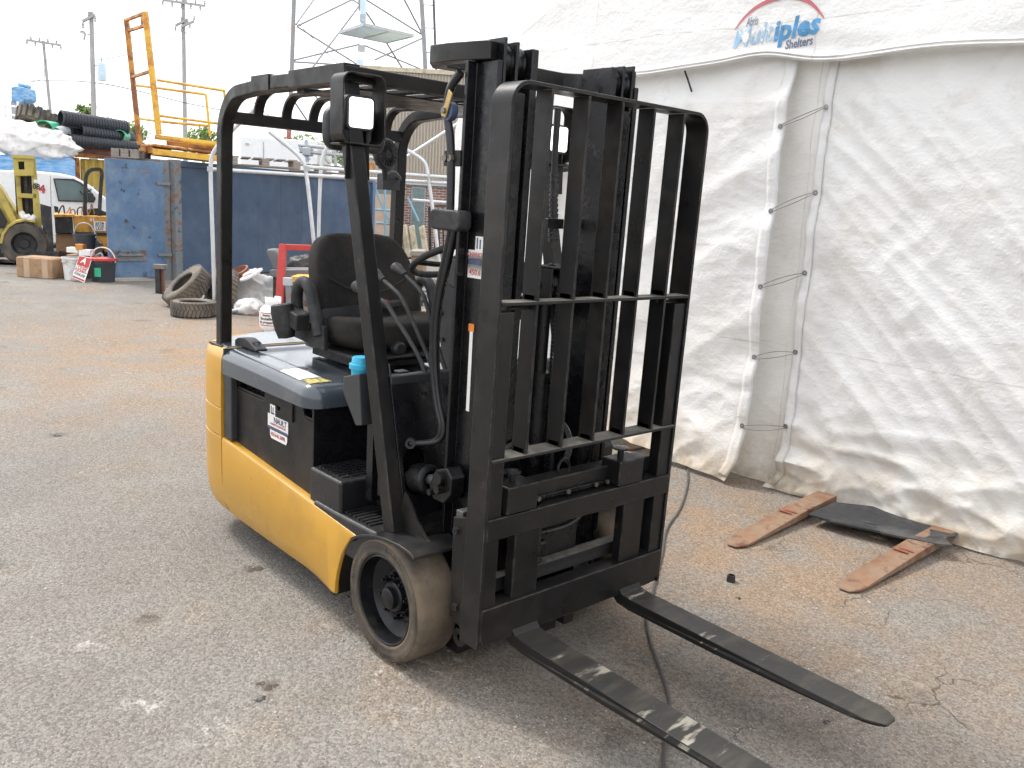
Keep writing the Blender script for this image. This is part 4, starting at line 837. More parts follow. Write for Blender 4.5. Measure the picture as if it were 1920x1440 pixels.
# ================================================================ things lying by the tent
rustm = mat('rusty_fork_face', (.205, .105, .055), .78, var=.3, vs=8, bump=.4, bs=50, dirt=(.24, .165, .11), ds=6, dt=.52, dw=.12, d2=(.13, .05, .03), d2s=7, d2t=.63, d2w=.05)
redrust = mat('red_oxide_paint', (.26, .05, .03), .7, var=.3, vs=12, dirt=(.22, .11, .06), ds=7, dt=.5)
def ground_fork(label, tip, root, w, zr, grp):
    tip = Vector(tip); root = Vector(root); d = (root-tip).normalized(); s = Vector((-d.y, d.x, 0)); L_ = (root-tip).length
    t = thing('fork_blade', label, 'fork', (tip+root)/2*Vector((1, 1, 0)) if False else ((tip.x+root.x)/2, (tip.y+root.y)/2, 0), 0, grp)
    m = MB(); n = 24; v = []; f = []
    for i in range(n+1):
        a = i/n; k = w/2*(1 if a > .10 else math.sqrt(max(.02, 1-((.10-a)/.10)**2))*.55+.45 if a > 0.0 else .40); c = tip+d*(L_*a); th = .008+.036*min(1, a*1.7); z0 = .005+zr*a
        v += [c-s*k+Vector((0, 0, z0)), c+s*k+Vector((0, 0, z0)), c+s*k+Vector((0, 0, z0+th)), c-s*k+Vector((0, 0, z0+th))]
    for i in range(n):
        for j in range(4): f.append([i*4+j, i*4+(j+1) % 4, i*4+4+(j+1) % 4, i*4+4+j])
    f += [[0, 1, 2, 3], [n*4+j for j in range(4)][::-1]]
    b = m.add(v, f).build('blade', rustm, t, bevel=.004)
    q = MB()
    for i, a0, a1 in ((0, .47, .49), (1, .50, .515)):
        c0 = tip+d*(L_*a0); c1 = tip+d*(L_*a1); z = .005+zr*a1+.008+.036*.96+.003
        o = (.10-.12*i)*w; q.add([c0+s*(o-w*.33)+Vector((0, 0, z-.002)), c0+s*(o+w*.30)+Vector((0, 0, z-.002)), c1+s*(o+w*.36)+Vector((0, 0, z)), c1+s*(o-w*.26)+Vector((0, 0, z))], [(0, 1, 2, 3)])
    q.build('red_paint_mark', redrust, b, flat=True)
    return t
ground_fork('rusty brown fork blade poking from under the tent, left of the black plate', (.115, 1.45, 0), (.05, 2.62, 0), .115, .03, 'rusty forks under the tent edge')
ground_fork('rusty brown fork blade nearer the right, its root under the black plate', (.715, 1.44, 0), (.72, 2.62, 0), .115, .03, 'rusty forks under the tent edge')
ground_fork('orange rusty fork tip under the tent curtain behind the forklift backrest', (-1.36, 2.32, 0), (-1.30, 3.2, 0), .12, .02, 'rusty forks under the tent edge')
plm = mat('scuffed_black_plate', (.022, .023, .026), .55, var=.25, vs=10, bump=.2, bs=60, dirt=(.09, .085, .08), ds=4, dt=.6, dw=.1)
a, b, c, d = Vector((.165, 2.085)), Vector((.14, 2.40)), Vector((.76, 2.62)), Vector((.865, 2.25))
out = [a, Vector((.15, 2.40)), Vector((.45, 2.63)), Vector((.56, 2.61)), Vector((.57, 2.545)), Vector((.62, 2.555)), Vector((.76, 2.60)), Vector((.775, 2.555)), Vector((.80, 2.42)), Vector((.765, 2.36)), Vector((.84, 2.285)), Vector((.79, 2.23)), Vector((.55, 2.145)), Vector((.53, 2.155)), Vector((.30, 2.09)), Vector((.28, 2.10))]
hole = [(.44+.035*math.cos(t)+.006*math.sin(t), 2.235+.008*math.sin(t)+.012*math.cos(t)) for t in [2*math.pi*i/12 for i in range(12)]]
m = MB().prism([(p.x, p.y) for p in out], 'z', 0, .011, [hole])
for p in m.v: p.z += .062+.02*((p.x-.5)*.6)-.018*math.sin((p.x-.15)*4.5)*.4+.012*nf(p.x*4, p.y*4)
tag(m.build('black_plate', plm, base=(.5, 2.35, 0), bevel=.002), 'scuffed black steel plate lying across two rusty forks at the tent', 'metal plate')
cm = mat('dusty_grey_cable', (.075, .068, .062), .75, var=.3, vs=10)
pts = [G(x, y, .006) for x, y in ((1285, 862), (1290, 880), (1291, 905), (1277, 955), (1255, 982), (1246, 1005), (1243, 1035), (1232, 1075), (1226, 1110), (1212, 1140), (1212, 1165), (1219, 1205), (1240, 1262), (1256, 1310), (1256, 1340), (1247, 1385), (1244, 1440), (1238, 1500), (1230, 1600))]
tag(MB().tube(smooth(pts, 2), .0065, 8).build('cable', cm, base=(0.3, .6, 0)), 'thin dark cable running over the asphalt under the forks', 'cable')
for (px_, py_), s_, lab in (((1370, 1090), .022, 'small black cap lying on the ground before the rusty forks'), ((1385, 1122), .012, 'tiny dark scrap on the ground below the small black cap'), ((1555, 1355), .016, 'small dark twisted scrap between the far fork tip and the near fork'), ((500, 1285), .026, 'dark flat clod on the asphalt below the front wheel'), ((487, 1310), .014, 'small dark clod on the asphalt next to the larger dark clod'), ((472, 1066), .030, 'brown crumpled leaf on the asphalt beside the yellow side panel'), ((105, 817), .022, 'dark pebble on the far left of the asphalt')):
    c = G(px_, py_); m = MB(); r2 = random.Random(px_)
    if s_ == .022 and px_ == 1370: m.lathe([(0, 0), (s_*.9, 0), (s_*.8, s_*1.4), (s_*.55, s_*1.4), (s_*.5, s_*.5), (0, s_*.4)], c, (0, 0, 1), 16, closed=False)
    else:
        for k in range(5): stone(m, c+Vector((r2.uniform(-1, 1)*s_, r2.uniform(-1, 1)*s_, .002)), s_*r2.uniform(.4, .8), r2)
        for p in m.v: p.z *= .45
    tag(m.build('scrap_bit', M['rubber'] if s_ < .025 else mat('dry_clod', (.075, .055, .04), .9, var=.4, vs=40), base=c), lab, 'debris')
# ================================================================ the yard behind
TW4 = Matrix.Translation(Vector((CX.x, CX.y, 0))) @ Matrix.Rotation(VRZ, 4, 'Z')      # (right, away, up) -> world
def set_frame(px=None):                      # turn the building frame to face the camera at a pixel column (None: straight ahead)
    global VX, VY, VRZ, TW4, VSC
    a = 0 if px is None else math.atan((960-px)/FOC); w = YAW+a; VSC = 1/math.cos(a)
    VX = Vector((math.sin(w), -math.cos(w), 0)); VY = Vector((math.cos(w), math.sin(w), 0)); VRZ = w-math.pi/2; TW4 = Matrix.Translation(Vector((CX.x, CX.y, 0))) @ Matrix.Rotation(VRZ, 4, 'Z')
def uz(px, py, v): p = P(px, py, v); return (p-CX).dot(VX), p.z
def vb(m, x0, y0, x1, y1, v, dep):           # box standing where a pixel rectangle shows it
    ym, xm = (y0+y1)/2, (x0+x1)/2; u0 = uz(x0, ym, v)[0]; u1 = uz(x1, ym, v)[0]; z1 = uz(xm, y0, v)[1]; z0 = uz(xm, y1, v)[1]
    return m.bx(u0, u1, v*VSC, v*VSC+dep, max(0, z0), z1, TW4)
def vth(name, label, cat, px, py, v, group=None): p = P(px, py, v); return thing(name, label, cat, (p.x, p.y, 0), VRZ, group)
def vpoly(m, pix, v, dep):                   # pixel outline at distance v given real depth
    q = [uz(x, y, v) for x, y in pix]; return m.prism(q, 'y', v*VSC, v*VSC+dep, T=TW4)
def tubes(name, mt, par, lst, v, r, n=8):
    for pts in lst:
        pp = [P(*p, v) if len(p) == 2 else P(*p) for p in pts]
        MB().tube(smooth(pp, 2) if len(pp) > 2 else pp, r, n).build(name, mt, par)
B = {}
B['blue'] = mat('faded_navy_container', (.042, .076, .14), .55, var=.14, vs=1.5, bump=.1, bs=12, dirt=(.085, .12, .175), ds=1.1, dt=.58, dw=.15, d2=(.20, .24, .28), d2s=7, d2t=.735, d2w=.02)
B['bluel'] = mat('chipped_blue_door', (.075, .14, .245), .55, var=.18, vs=3, bump=.2, bs=20, dirt=(.028, .036, .055), ds=6, dt=.635, dw=.02, d2=(.17, .24, .33), d2s=2.5, d2t=.6, d2w=.15)
B['rustp'] = mat('rusting_frame', (.17, .19, .20), .75, var=.25, vs=6, bump=.3, bs=30, dirt=(.20, .11, .065), ds=6, dt=.55, dw=.05, d2=(.05, .09, .13), d2s=7, d2t=.6, d2w=.04)
B['cageY'] = mat('cage_yellow', (.72, .42, .05), .5, var=.1, vs=6, dirt=(.55, .22, .04), ds=5, dt=.56, dw=.08)
B['cageO'] = mat('cage_orange_rust', (.60, .26, .04), .6, var=.15, vs=8, dirt=(.24, .09, .035), ds=4, dt=.5, dw=.06)
B['galv'] = mat('galvanised_tube', (.55, .56, .57), .42, .5, var=.12, vs=10)
B['tyre'] = mat('old_tyre', (.070, .064, .058), .85, var=.3, vs=7, bump=.3, bs=30, dirt=(.17, .14, .105), ds=4, dt=.52, dw=.12)
B['wood'] = mat('grey_weathered_wood', (.27, .235, .20), .85, var=.3, vs=4, stretch=(1, 1, 8), bump=.3, bs=30)
B['white'] = mat('white_van_paint', (.80, .81, .82), .3, var=.03, coat=.3)
B['glass'] = mat('dark_window_glass', (.10, .15, .16), .08, var=.2, vs=2, spec=.8)
B['oldY'] = mat('mustard_machine_paint', (.48, .38, .09), .55, var=.15, vs=5, bump=.15, dirt=(.20, .15, .06), ds=4, dt=.62, dw=.08)
B['oldO'] = mat('orange_machine_paint', (.58, .28, .04), .6, var=.2, vs=5, bump=.15, dirt=(.17, .09, .04), ds=4, dt=.58, dw=.06)
B['dark'] = mat('dark_machine_parts', (.025, .025, .026), .6, var=.4, vs=8, dirt=(.08, .065, .05), ds=8, dt=.6)
B['card'] = mat('brown_cardboard', (.36, .225, .13), .85, var=.15, vs=5, dirt=(.20, .12, .07), ds=4, dt=.62, dw=.1)
B['tape'] = mat('packing_tape', (.48, .34, .22), .5, var=.1)
B['bucket'] = mat('white_pail', (.72, .71, .69), .45, var=.08, dirt=(.35, .30, .25), ds=7, dt=.6, dw=.1)
B['green'] = mat('green_plastic', (.03, .38, .20), .4, var=.1)
B['pipe'] = mat('black_corrugated_pipe', (.030, .034, .042), .42, var=.15, vs=5)
B['tarp'] = mat('white_sheet_bundle', (.78, .76, .74), .6, var=.1, vs=4, bump=.4, bs=10, dirt=(.45, .40, .36), ds=5, dt=.62, dw=.08)
B['skyb'] = mat('weathered_blue_board', (.09, .30, .62), .55, var=.3, vs=3, stretch=(1, 1, 4), dirt=(.30, .48, .68), ds=4, dt=.5, dw=.1)
B['corrY'] = mat('yellow_container_paint', (.68, .50, .12), .55, var=.12, vs=3, dirt=(.40, .20, .07), ds=5, dt=.66, dw=.05)
B['brown'] = mat('brown_beam_paint', (.20, .085, .055), .6, var=.2, vs=4)
B['beige'] = mat('beige_cladding', (.42, .365, .30), .55, var=.05, vs=2)
B['pole'] = mat('utility_pole_wood', (.40, .385, .38), .9, var=.2, vs=3, stretch=(4, 4, .5))
B['wire'] = mat('wire', (.10, .10, .11), .6)
B['tower'] = mat('galvanised_lattice', (.30, .31, .32), .55, .2, var=.15, vs=6, dirt=(.42, .22, .16), ds=3, dt=.62, dw=.06)
B['towerR'] = mat('red_leg_paint', (.42, .13, .09), .6, var=.2)
B['paleb'] = mat('pale_blue_enamel', (.52, .66, .76), .4, var=.1)
B['plastic'] = mat('milky_plastic_sheet', (.52, .52, .51), .28, var=.25, vs=5, bump=.6, bs=14, dirt=(.30, .28, .25), ds=5, dt=.58)
B['pot'] = mat('rusty_ring', (.24, .09, .05), .7, var=.25, vs=8, bump=.2)
B['redP'] = mat('chipped_red_paint', (.45, .035, .03), .45, var=.15, dirt=(.55, .40, .36), ds=6, dt=.70, dw=.03)
B['grey'] = mat('mid_grey_plastic', (.13, .13, .135), .6, var=.2)
B['gy'] = mat('pale_grey_metal', (.40, .42, .44), .5, .2, var=.15)
B['stairB'] = mat('pale_blue_steel', (.22, .36, .44), .5, var=.15, vs=6, dirt=(.15, .12, .09), ds=7, dt=.66)
B['cream'] = mat('cream_panel', (.55, .49, .36), .6, var=.12, dirt=(.30, .25, .16), ds=5, dt=.58)
B['conc'] = mat('brown_concrete', (.24, .17, .11), .85, var=.25, vs=5, bump=.3)
# ---- navy storage container with its door swung open
P0 = G(330, 525); H0 = 1.99; PF = G(703, 335, H0); PF.z = 0; ex = (PF-P0).normalized(); Lc = (PF-P0).length; ey = Vector((-ex.y, ex.x, 0))
if ey.dot(VY) < 0: ey = -ey
TC = Matrix(((ex.x, ey.x, 0, P0.x), (ex.y, ey.y, 0, P0.y), (0, 0, 1, 0), (0, 0, 0, 1)))
ct = thing('storage_container', 'navy blue steel storage container with its chipped door swung open', 'container', tuple(P0), 0)
MB().bx(.14, Lc, .03, .06, .12, H0-.08, TC).build('side_wall', B['blue'], ct)
for k in range(1, 9): MB().bx(.14+k*(Lc-.14)/9-.004, .14+k*(Lc-.14)/9+.004, .0285, .05, .12, H0-.10, TC).build('wall_seam', B['blue'], ct)
MB().bx(.06, Lc, .06, 1.2, H0-.05, H0-.01, TC).build('roof', B['blue'], ct)
MB().bx(.14, Lc, -.01, .09, H0-.10, H0, TC).build('top_rail', B['blue'], ct, bevel=.006); MB().bx(.14, Lc, -.015, .09, .02, .13, TC).build('bottom_rail', B['blue'], ct)
MB().bx(0, .15, -.02, .12, 0, H0+.01, TC).build('corner_post', B['rustp'], ct, bevel=.008); MB().bx(Lc-.10, Lc+.01, -.02, .1, 0, H0+.005, TC).build('corner_post', B['bluel'], ct, bevel=.006)
MB().bx(0, .10, 1.1, 1.2, 0, H0, TC).build('corner_post', B['rustp'], ct); MB().bx(Lc-.05, Lc, .05, 1.2, .1, H0-.05, TC).bx(.1, Lc, 1.14, 1.2, .1, H0-.05, TC).bx(.1, Lc, .05, 1.15, .08, .14, TC).build('far_wall', B['blue'], ct)
MB().bx(0, .10, .1, 1.1, H0-.13, H0, TC).build('door_header', B['rustp'], ct)
D0 = P0+Vector((-.03, -.06, 0)); D1 = G(206, 528); D1.z = 0; dx = (D1-D0); Ld = dx.length; dx.normalize(); dy = Vector((-dx.y, dx.x, 0)); 
if dy.dot(VY) < 0: dy = -dy
TD = Matrix(((dx.x, dy.x, 0, D0.x), (dx.y, dy.y, 0, D0.y), (0, 0, 1, 0), (0, 0, 0, 1)))
dr = MB().bx(.10, Ld, .0, .05, .06, H0-.05, TD).build('door', B['bluel'], ct, bevel=.006)
MB().bx(-.02, .12, .03, .08, .0, H0-.02, TD).build('door_jamb', B['rustp'], ct, bevel=.005)
for z in (.40, 1.57): MB().bx(.0, .24, -.03, .0, z, z+.05, TD).build('hinge', B['rustp'], dr, bevel=.006)
MB().bx(Ld-.62, Ld-.06, -.006, .0, .33, .50, TD).bx(Ld-.62, Ld-.06, -.02, .0, .33, .35, TD).bx(Ld-.62, Ld-.06, -.02, .0, .48, .50, TD).build('lock_recess', B['rustp'], dr)
MB().cyl(TD @ Vector((Ld-.56, -.03, .42)), TD @ Vector((Ld-.12, -.03, .42)), .015, n=8).build('lock_bar', B['rustp'], dr)
for x, z, w in ((.35, 1.75, .2), (.62, 1.6, .05), (.7, .9, .06), (.45, .8, .05)): MB().bx(x, x+w, -.003, .0, z, z+.045, TD).build('rust_scar', B['rustp'], dr)
# jack stand in front of the corner post
js = vth('jack_stand', 'rusty steel jack stand leaning at the open container door', 'stand', 300, 555, 12.8)
m = MB(); vb(m, 291, 505, 299, 556, 12.8, .06); m.build('post', B['dark'], js); m = MB(); vb(m, 301, 503, 307, 554, 12.86, .05); m.build('post', B['brown'], js); m = MB(); vb(m, 286, 496, 310, 505, 12.78, .10); m.build('head', B['rustp'], js, bevel=.01); m = MB(); vb(m, 288, 552, 313, 562, 12.75, .2); m.build('foot', B['dark'], js)
# things on the container roof
def pallet(label, px, py, v, w, yaw, grp='pallets on the container roof'):
    p = P(px, py, v); t = thing('pallet', label, 'pallet', (p.x, p.y, H0-.01), VRZ+yaw, grp); o = Vector((p.x, p.y, H0-.01)); T = Matrix.Translation(o) @ Matrix.Rotation(VRZ+yaw, 4, 'Z')
    for k in range(6): MB().bx(-w/2+k*w/6, -w/2+k*w/6+w*.12, -.5, .5, .125, .145, T).build('deck_board', B['wood'], t)
    for y in (-.45, 0, .45):
        for x in (-w/2+.06, 0, w/2-.06): MB().bx(x-.06, x+.06, y-.05, y+.05, .02, .125, T).build('block', B['wood'], t)
        MB().bx(-w/2, w/2, y-.05, y+.05, 0, .02, T).build('skid_board', B['wood'], t)
pallet('weathered wooden pallet on the container roof, left of the hooped tube', 495, 300, 15.6, 1.15, .35); pallet('weathered wooden pallet on the container roof behind the hooped tubes', 600, 312, 17.4, 1.1, .35); pallet('weathered wooden pallet on the container roof beneath the yellow cage', 247, 296, 15.2, .42, .2)
# ---- yellow lifting cage on the container
cg = vth('lifting_cage', 'yellow rust-stained personnel lifting cage standing on the blue container', 'cage', 330, 290, 15.6); cg.location.z = 0
def tbar(name, mt, pts, w, h): MB().bar([P(*p) for p in pts], w, h, up=(0, 0, 1) if abs(pts[0][1]-pts[1][1]) < abs(pts[0][0]-pts[1][0])*1.2 else tuple(VY)).build(name, mt, cg, bevel=.004)
tbar('tall_post', B['cageY'], [(272, 22, 15.1), (298, 252, 15.1)], .085, .07); tbar('tall_post', B['cageO'], [(237, 36, 16.1), (262, 272, 16.1)], .075, .07)
for a, b in (((236, 38, 16.1), (273, 24, 15.1)), ((240, 58, 16.1), (275, 47, 15.1)), ((247, 145, 16.1), (281, 134, 15.1))): tbar('crossbar', B['cageO'], [a, b], .05, .045)
m = MB(); m.add([P(263, 25, 15.3), P(273, 23, 15.1), P(275, 47, 15.1), P(265, 50, 15.3)], [(0, 1, 2, 3)]); m.build('gusset_plate', B['cageO'], cg, solid=.01)
tubes('guard_rail', B['cageY'], cg, [[(295, 150), (420, 170)], [(255, 160, 16), (297, 165, 15.2), (378, 176, 15.2), (386, 177, 15.2), (387, 186, 15.2), (394, 256, 15.2)], [(299, 217), (420, 233)], [(262, 222, 16), (300, 228, 15.2), (390, 236, 15.2)], [(420, 168, 15.4), (428, 258, 15.4)]], 15.2, .022)
m = MB(); q = [P(290, 252, 15.1), P(430, 268, 15.1), P(430, 279, 15.1), P(290, 261, 15.1)]; m.add(q, [(0, 1, 2, 3)]); m.build('toe_board', B['cageY'], cg, solid=.012)
m = MB(); q = [P(312, 264, 15.14), P(430, 279, 15.14), P(430, 287, 15.14), P(312, 272, 15.14)]; m.add(q, [(0, 1, 2, 3)]); m.build('mesh_strip', B['cageO'], cg, solid=.008)
fa, fb, fc_, fd = P(262, 272, 16.1), P(291, 272, 15.1), P(430, 290, 15.1), P(402, 288, 16.1)
m = MB(); m.add([fa, fb, fc_, fd], [(0, 1, 2, 3)]); m.build('cage_floor', B['cageO'], cg, solid=.04)
for a, b in (((288, 284, 15.05), (430, 300, 15.05)), ((262, 284, 16.0), (400, 300, 16.0))): tbar('base_beam', B['cageY'], [a, b], .08, .10)
for px_ in (268, 282): m = MB(); vb(m, px_-5, 275, px_+5, 287, 15.3, .8); m.build('fork_pocket', B['cageO'], cg)
# ---- tyres
def make_tyre(r, w, ri, blocks=34):
    t = bpy.data.objects.new('old_tyre', None); COL.objects.link(t); WM[t.name] = Matrix()
    MB().lathe([(ri, -w*.40), (ri+.012, -w*.47), (ri+.03, -w*.46), ((r+ri)/2, -w*.52), (r-.04, -w*.49), (r-.012, -w*.42), (r-.012, w*.42), (r-.04, w*.49), ((r+ri)/2, w*.52), (ri+.03, w*.46), (ri+.012, w*.47), (ri, w*.40), (ri+.03, w*.30), (ri+.05, 0), (ri+.03, -w*.30)], (0, 0, 0), (0, 0, 1), 56).build('carcass', B['tyre'], t, ang=60)
    q = MB()
    for k in range(blocks):
        for s in (-1, 1):
            a = 2*math.pi*(k+(.5 if s > 0 else 0))/blocks; T = Matrix.Rotation(a, 4, 'Z') @ Matrix.Translation(Vector((r-.008, 0, s*w*.23))) @ Matrix.Rotation(s*.35, 4, 'X'); wd = 2*math.pi*r/blocks*.40
            q.bx(-.012, .010, -wd, wd, -w*.24, w*.24, T)
    q.build('tread_blocks', B['tyre'], t, bevel=.003); return t
def place(t, label, c, nrm, spin=0, grp='old tyres heaped by the container'):
    nrm = Vector(nrm); nw = VX*nrm.x+VY*nrm.y+Vector((0, 0, nrm.z)); t.location = c; t.rotation_euler = (nw.to_track_quat('Z', 'Y') @ Matrix.Rotation(spin, 3, 'Z').to_quaternion()).to_euler(); return tag(t, label, 'tyre', grp)
ty = make_tyre(.335, .25, .175); place(ty, 'large worn tyre leaning with its open side up to the left', P(352, 540, 11.6), (-.54, -.42, .72))
place(copy_tree(ty), 'worn tyre standing behind the upright galvanised tube', P(414, 549, 11.5), (-.80, -.50, .30), .4)
t3 = make_tyre(.272, .185, .17); c3 = P(363, 577, 10.75); c3.z = .10; place(t3, 'smaller worn tyre lying flat on the ground in front of the heap', c3, (0, 0, 1))
# ---- plastic covered heap, rusty ring, white lid
c = G(468, 582); hp = MB()
def heap(a, b):
    an = a*2*math.pi; r = .5*b; x = .62*math.cos(an)*b; y = .5*math.sin(an)*b; h = .50*(1-b**1.7)*(1+.25*nf(x*3, y*3, 2))
    return c+VY*.30+VX*(x*1.0)+VY*y+Vector((0, 0, max(.004, h+.05*ridge(x*4, y*4, 1)*(1-b*.6)+.03*ridge(x*9, y*9, 3)-.04)))
hp.grid(64, 30, heap); tag(hp.build('sheeted_heap', B['plastic'], base=c+VY*.3, ang=60), 'heap of scrap under a crumpled clear plastic sheet', 'plastic sheet')
nr = (VX*-.35-VY*.35+Vector((0, 0, .87))).normalized(); pc = P(449, 513, 11.7)
tag(MB().lathe([(.095, -.07), (.125, -.08), (.14, -.02), (.145, .05), (.125, .055), (.11, .0)], pc, nr, 36).build('rusty_ring', B['pot'], base=pc), 'rust brown steel ring tilted on top of the heap', 'ring')
pc = P(471, 515, 11.45); nr = (VX*-.45-VY*.2+Vector((0, 0, .85))).normalized()
tag(MB().lathe([(0, .05), (.10, .045), (.11, .02), (.165, .012), (.17, -.01), (0, -.012)], pc, nr, 36, closed=False).build('pail_cover', B['bucket'], base=pc), 'round white plastic lid lying tilted on the plastic heap', 'lid')
# ---- propane bottle
c = G(512, 622); pb = thing('propane_bottle', 'white propane gas bottle with a red framed label by the red frame', 'gas bottle', tuple(c), VRZ)
MB().lathe([(0, .03), (.13, .03), (.15, .06), (.153, .10), (.153, .22), (.14, .27), (.10, .305), (.06, .32), (0, .322)], c, (0, 0, 1), 40, closed=False).build('bottle_body', B['white'], pb)
MB().lathe([(.10, 0), (.106, 0), (.106, .05), (.10, .05)], c, (0, 0, 1), 30).build('foot_ring', B['white'], pb)
col = MB(); v = []; f = []
for i in range(25):
    a = R_(-135-140+280*i/24+90)*1; d = VX*math.cos(a)+VY*math.sin(a)
    v += [c+d*.088+Vector((0, 0, z)) for z in (.30, .405)]
    if i: f.append([2*i-2, 2*i, 2*i+1, 2*i-1])
col.add(v, f).build('collar', B['white'], pb, solid=.006)
MB().cyl(c+Vector((0, 0, .32)), c+Vector((0, 0, .37)), .022, n=10).cyl(c+Vector((0, 0, .355))-VX*.05, c+Vector((0, 0, .355))+VX*.05, .012, n=8).build('valve', M['brass'], pb)
def wrapq(a0, a1, z0, z1, r): 
    return lambda a, b: c+(VX*math.sin(a0+(a1-a0)*a)-VY*math.cos(a0+(a1-a0)*a))*r+Vector((0, 0, z0+(z1-z0)*b))
lb_ = MB().grid(10, 2, wrapq(-.85, .35, .085, .235, .1538)).build('label_paper', M['label'], pb)
fr = MB()
for z0, z1 in ((.085, .095), (.225, .235)): fr.grid(10, 1, wrapq(-.85, .35, z0, z1, .1544))
for a0, a1 in ((-.85, -.82), (.32, .35)): fr.grid(1, 1, wrapq(a0, a1, .085, .235, .1544))
fr.build('label_border', M['inkR'], lb_)
def wrapfit(p):
    q = p-c; u = q.dot(VX); a = u/.155-.25; d = (VX*math.sin(a)-VY*math.cos(a))*.1552; p.x, p.y = c.x+d.x, c.y+d.y
for t_, z, s_ in (('Bouteille', .165, .045), ('de propane', .125, .045), ('Empties', .205, .03)): lettering('lettering', t_, s_, M['ink'], lb_, c+Vector((0, 0, z)), VX, (0, 0, 1), fit=wrapfit, bold=.0015)
# ---- red A frame with the scrap stacked behind it
rf = vth('red_stand', 'chipped red steel stand frame behind the propane bottle', 'steel frame', 530, 605, 10.7)
for a, b in (((531, 458, 10.7), (522, 590, 10.5)), ((615, 462, 11.3), (622, 600, 11.1))): MB().bar([P(*a), P(*b)], .085, .075, up=tuple(VY)).build('leg', B['redP'], rf, bevel=.006)
MB().bar([P(527, 463, 10.7), P(618, 466, 11.3)], .08, .07).build('top_rail', B['redP'], rf, bevel=.006); MB().bar([P(524, 592, 10.6), P(622, 604, 11.1)], .08, .08).build('bottom_rail', B['redP'], rf)
sb = vth('seat_shell', 'grey worn seat back leaning behind the red frame', 'seat', 512, 520, 11.6); m = MB(); vpoly(m, [(498, 469), (503, 467), (514, 468), (521, 476), (527, 490), (527, 506), (513, 507), (506, 490)], 11.5, .3); m.build('seat_back', B['grey'], sb, bevel=.03, seg=3)
m = MB(); vpoly(m, [(504, 508), (506, 506), (580, 506), (580, 520), (520, 522), (507, 517)], 11.4, .5); m.build('seat_pad', B['grey'], sb, bevel=.02)
m = MB(); vb(m, 512, 520, 580, 600, 11.5, .4); m.build('seat_stand', B['dark'], sb)
pu = vth('grey_post', 'dirty blue grey square post standing in front of the red frame', 'post', 540, 620, 10.35); MB().bar([P(540, 524, 10.4), P(545, 619, 10.3)], .06, .06, up=tuple(VY)).build('shaft', B['rustp'], pu, bevel=.004); m = MB(); vb(m, 530, 521, 546, 536, 10.35, .08); m.build('cap', B['gy'], pu, bevel=.008)
scr = (('yellow_plate', B['cageY'], (545, 519, 582, 530), 11.0, 'small yellow scrap plate under the grey seat pad'), ('orange_plank', B['cageO'], (548, 535, 590, 541), 11.0, 'thin orange plank in the scrap behind the grey post'), ('dark_beam', B['dark'], (546, 541, 592, 548), 10.95, 'dark steel beam in the scrap below the orange plank'), ('yellow_sheet', B['cageY'], (546, 549, 562, 557), 10.9, 'small bright yellow sheet in the scrap next to the grey post'), ('rusty_beam', B['rustp'], (548, 586, 600, 595), 10.8, 'rusty beam low in the scrap behind the seat belt reel'), ('pale_board', B['wood'], (552, 575, 600, 584), 10.9, 'pale board lying across the scrap behind the forklift seat'), ('red_skid', B['redP'], (552, 600, 600, 618), 10.6, 'red steel skid on the ground behind the propane bottle'))
for nm, mt, (x0, y0, x1, y1), v, lab in scr: m = MB(); vb(m, x0, y0, x1, y1, v, .5); p = P((x0+x1)/2, y1, v); tag(m.build(nm, mt, base=p, bevel=.006), lab, 'scrap')
p = P(570, 556, 10.85); m = MB(); vpoly(m, [(557, 547), (567, 543), (580, 543), (585, 570), (575, 570), (560, 562)], 10.85, .25); tag(m.build('black_seat_shell', B['grey'], base=p, bevel=.03, seg=3), 'dark grey bucket seat shell lying in the scrap beside the forklift seat', 'seat')
# ---- hoops of bare galvanised tube
gf = vth('tube_frame', 'bare galvanised hoop frame of a dismantled shelter in front of the container', 'tube frame', 402, 585, 11.2)
tubes('hoop', B['galv'], gf, [[(403, 586), (399, 450), (394, 312), (398, 288), (412, 268), (460, 220), (520, 165)], [(606, 640), (590, 470), (575, 322), (568, 300), (550, 282), (505, 247)]], 11.2, .026, 10)
tubes('hoop', B['galv'], gf, [[(597, 560), (597, 440), (601, 316), (607, 286), (622, 262), (650, 235)], [(835, 600), (820, 460), (802, 322), (796, 302), (775, 288), (690, 240)]], 12.6, .027, 10)
tubes('purlin', B['galv'], gf, [[(394, 317, 11.2), (600, 330, 12.6), (862, 345, 12.6)], [(573, 313, 11.2), (802, 330, 12.6), (862, 334, 12.7)]], 11.5, .024, 10)
tubes('brace', B['galv'], gf, [[(738, 310), (868, 226)], [(770, 190), (868, 204)], [(774, 375), (862, 382)]], 13.5, .024, 10)
tubes('base_tube', B['galv'], gf, [[(398, 572), (404, 588), (418, 586), (466, 578)]], 11.1, .026, 10)
for x, y in ((394, 317), (575, 316), (602, 330), (802, 331)): p = P(x, y, 11.2 if x < 590 else 12.55); MB().lathe([(.026, -.03), (.036, -.03), (.036, .03), (.026, .03)], p, (0, 0, 1), 14).build('tube_clamp', B['gy'], gf)
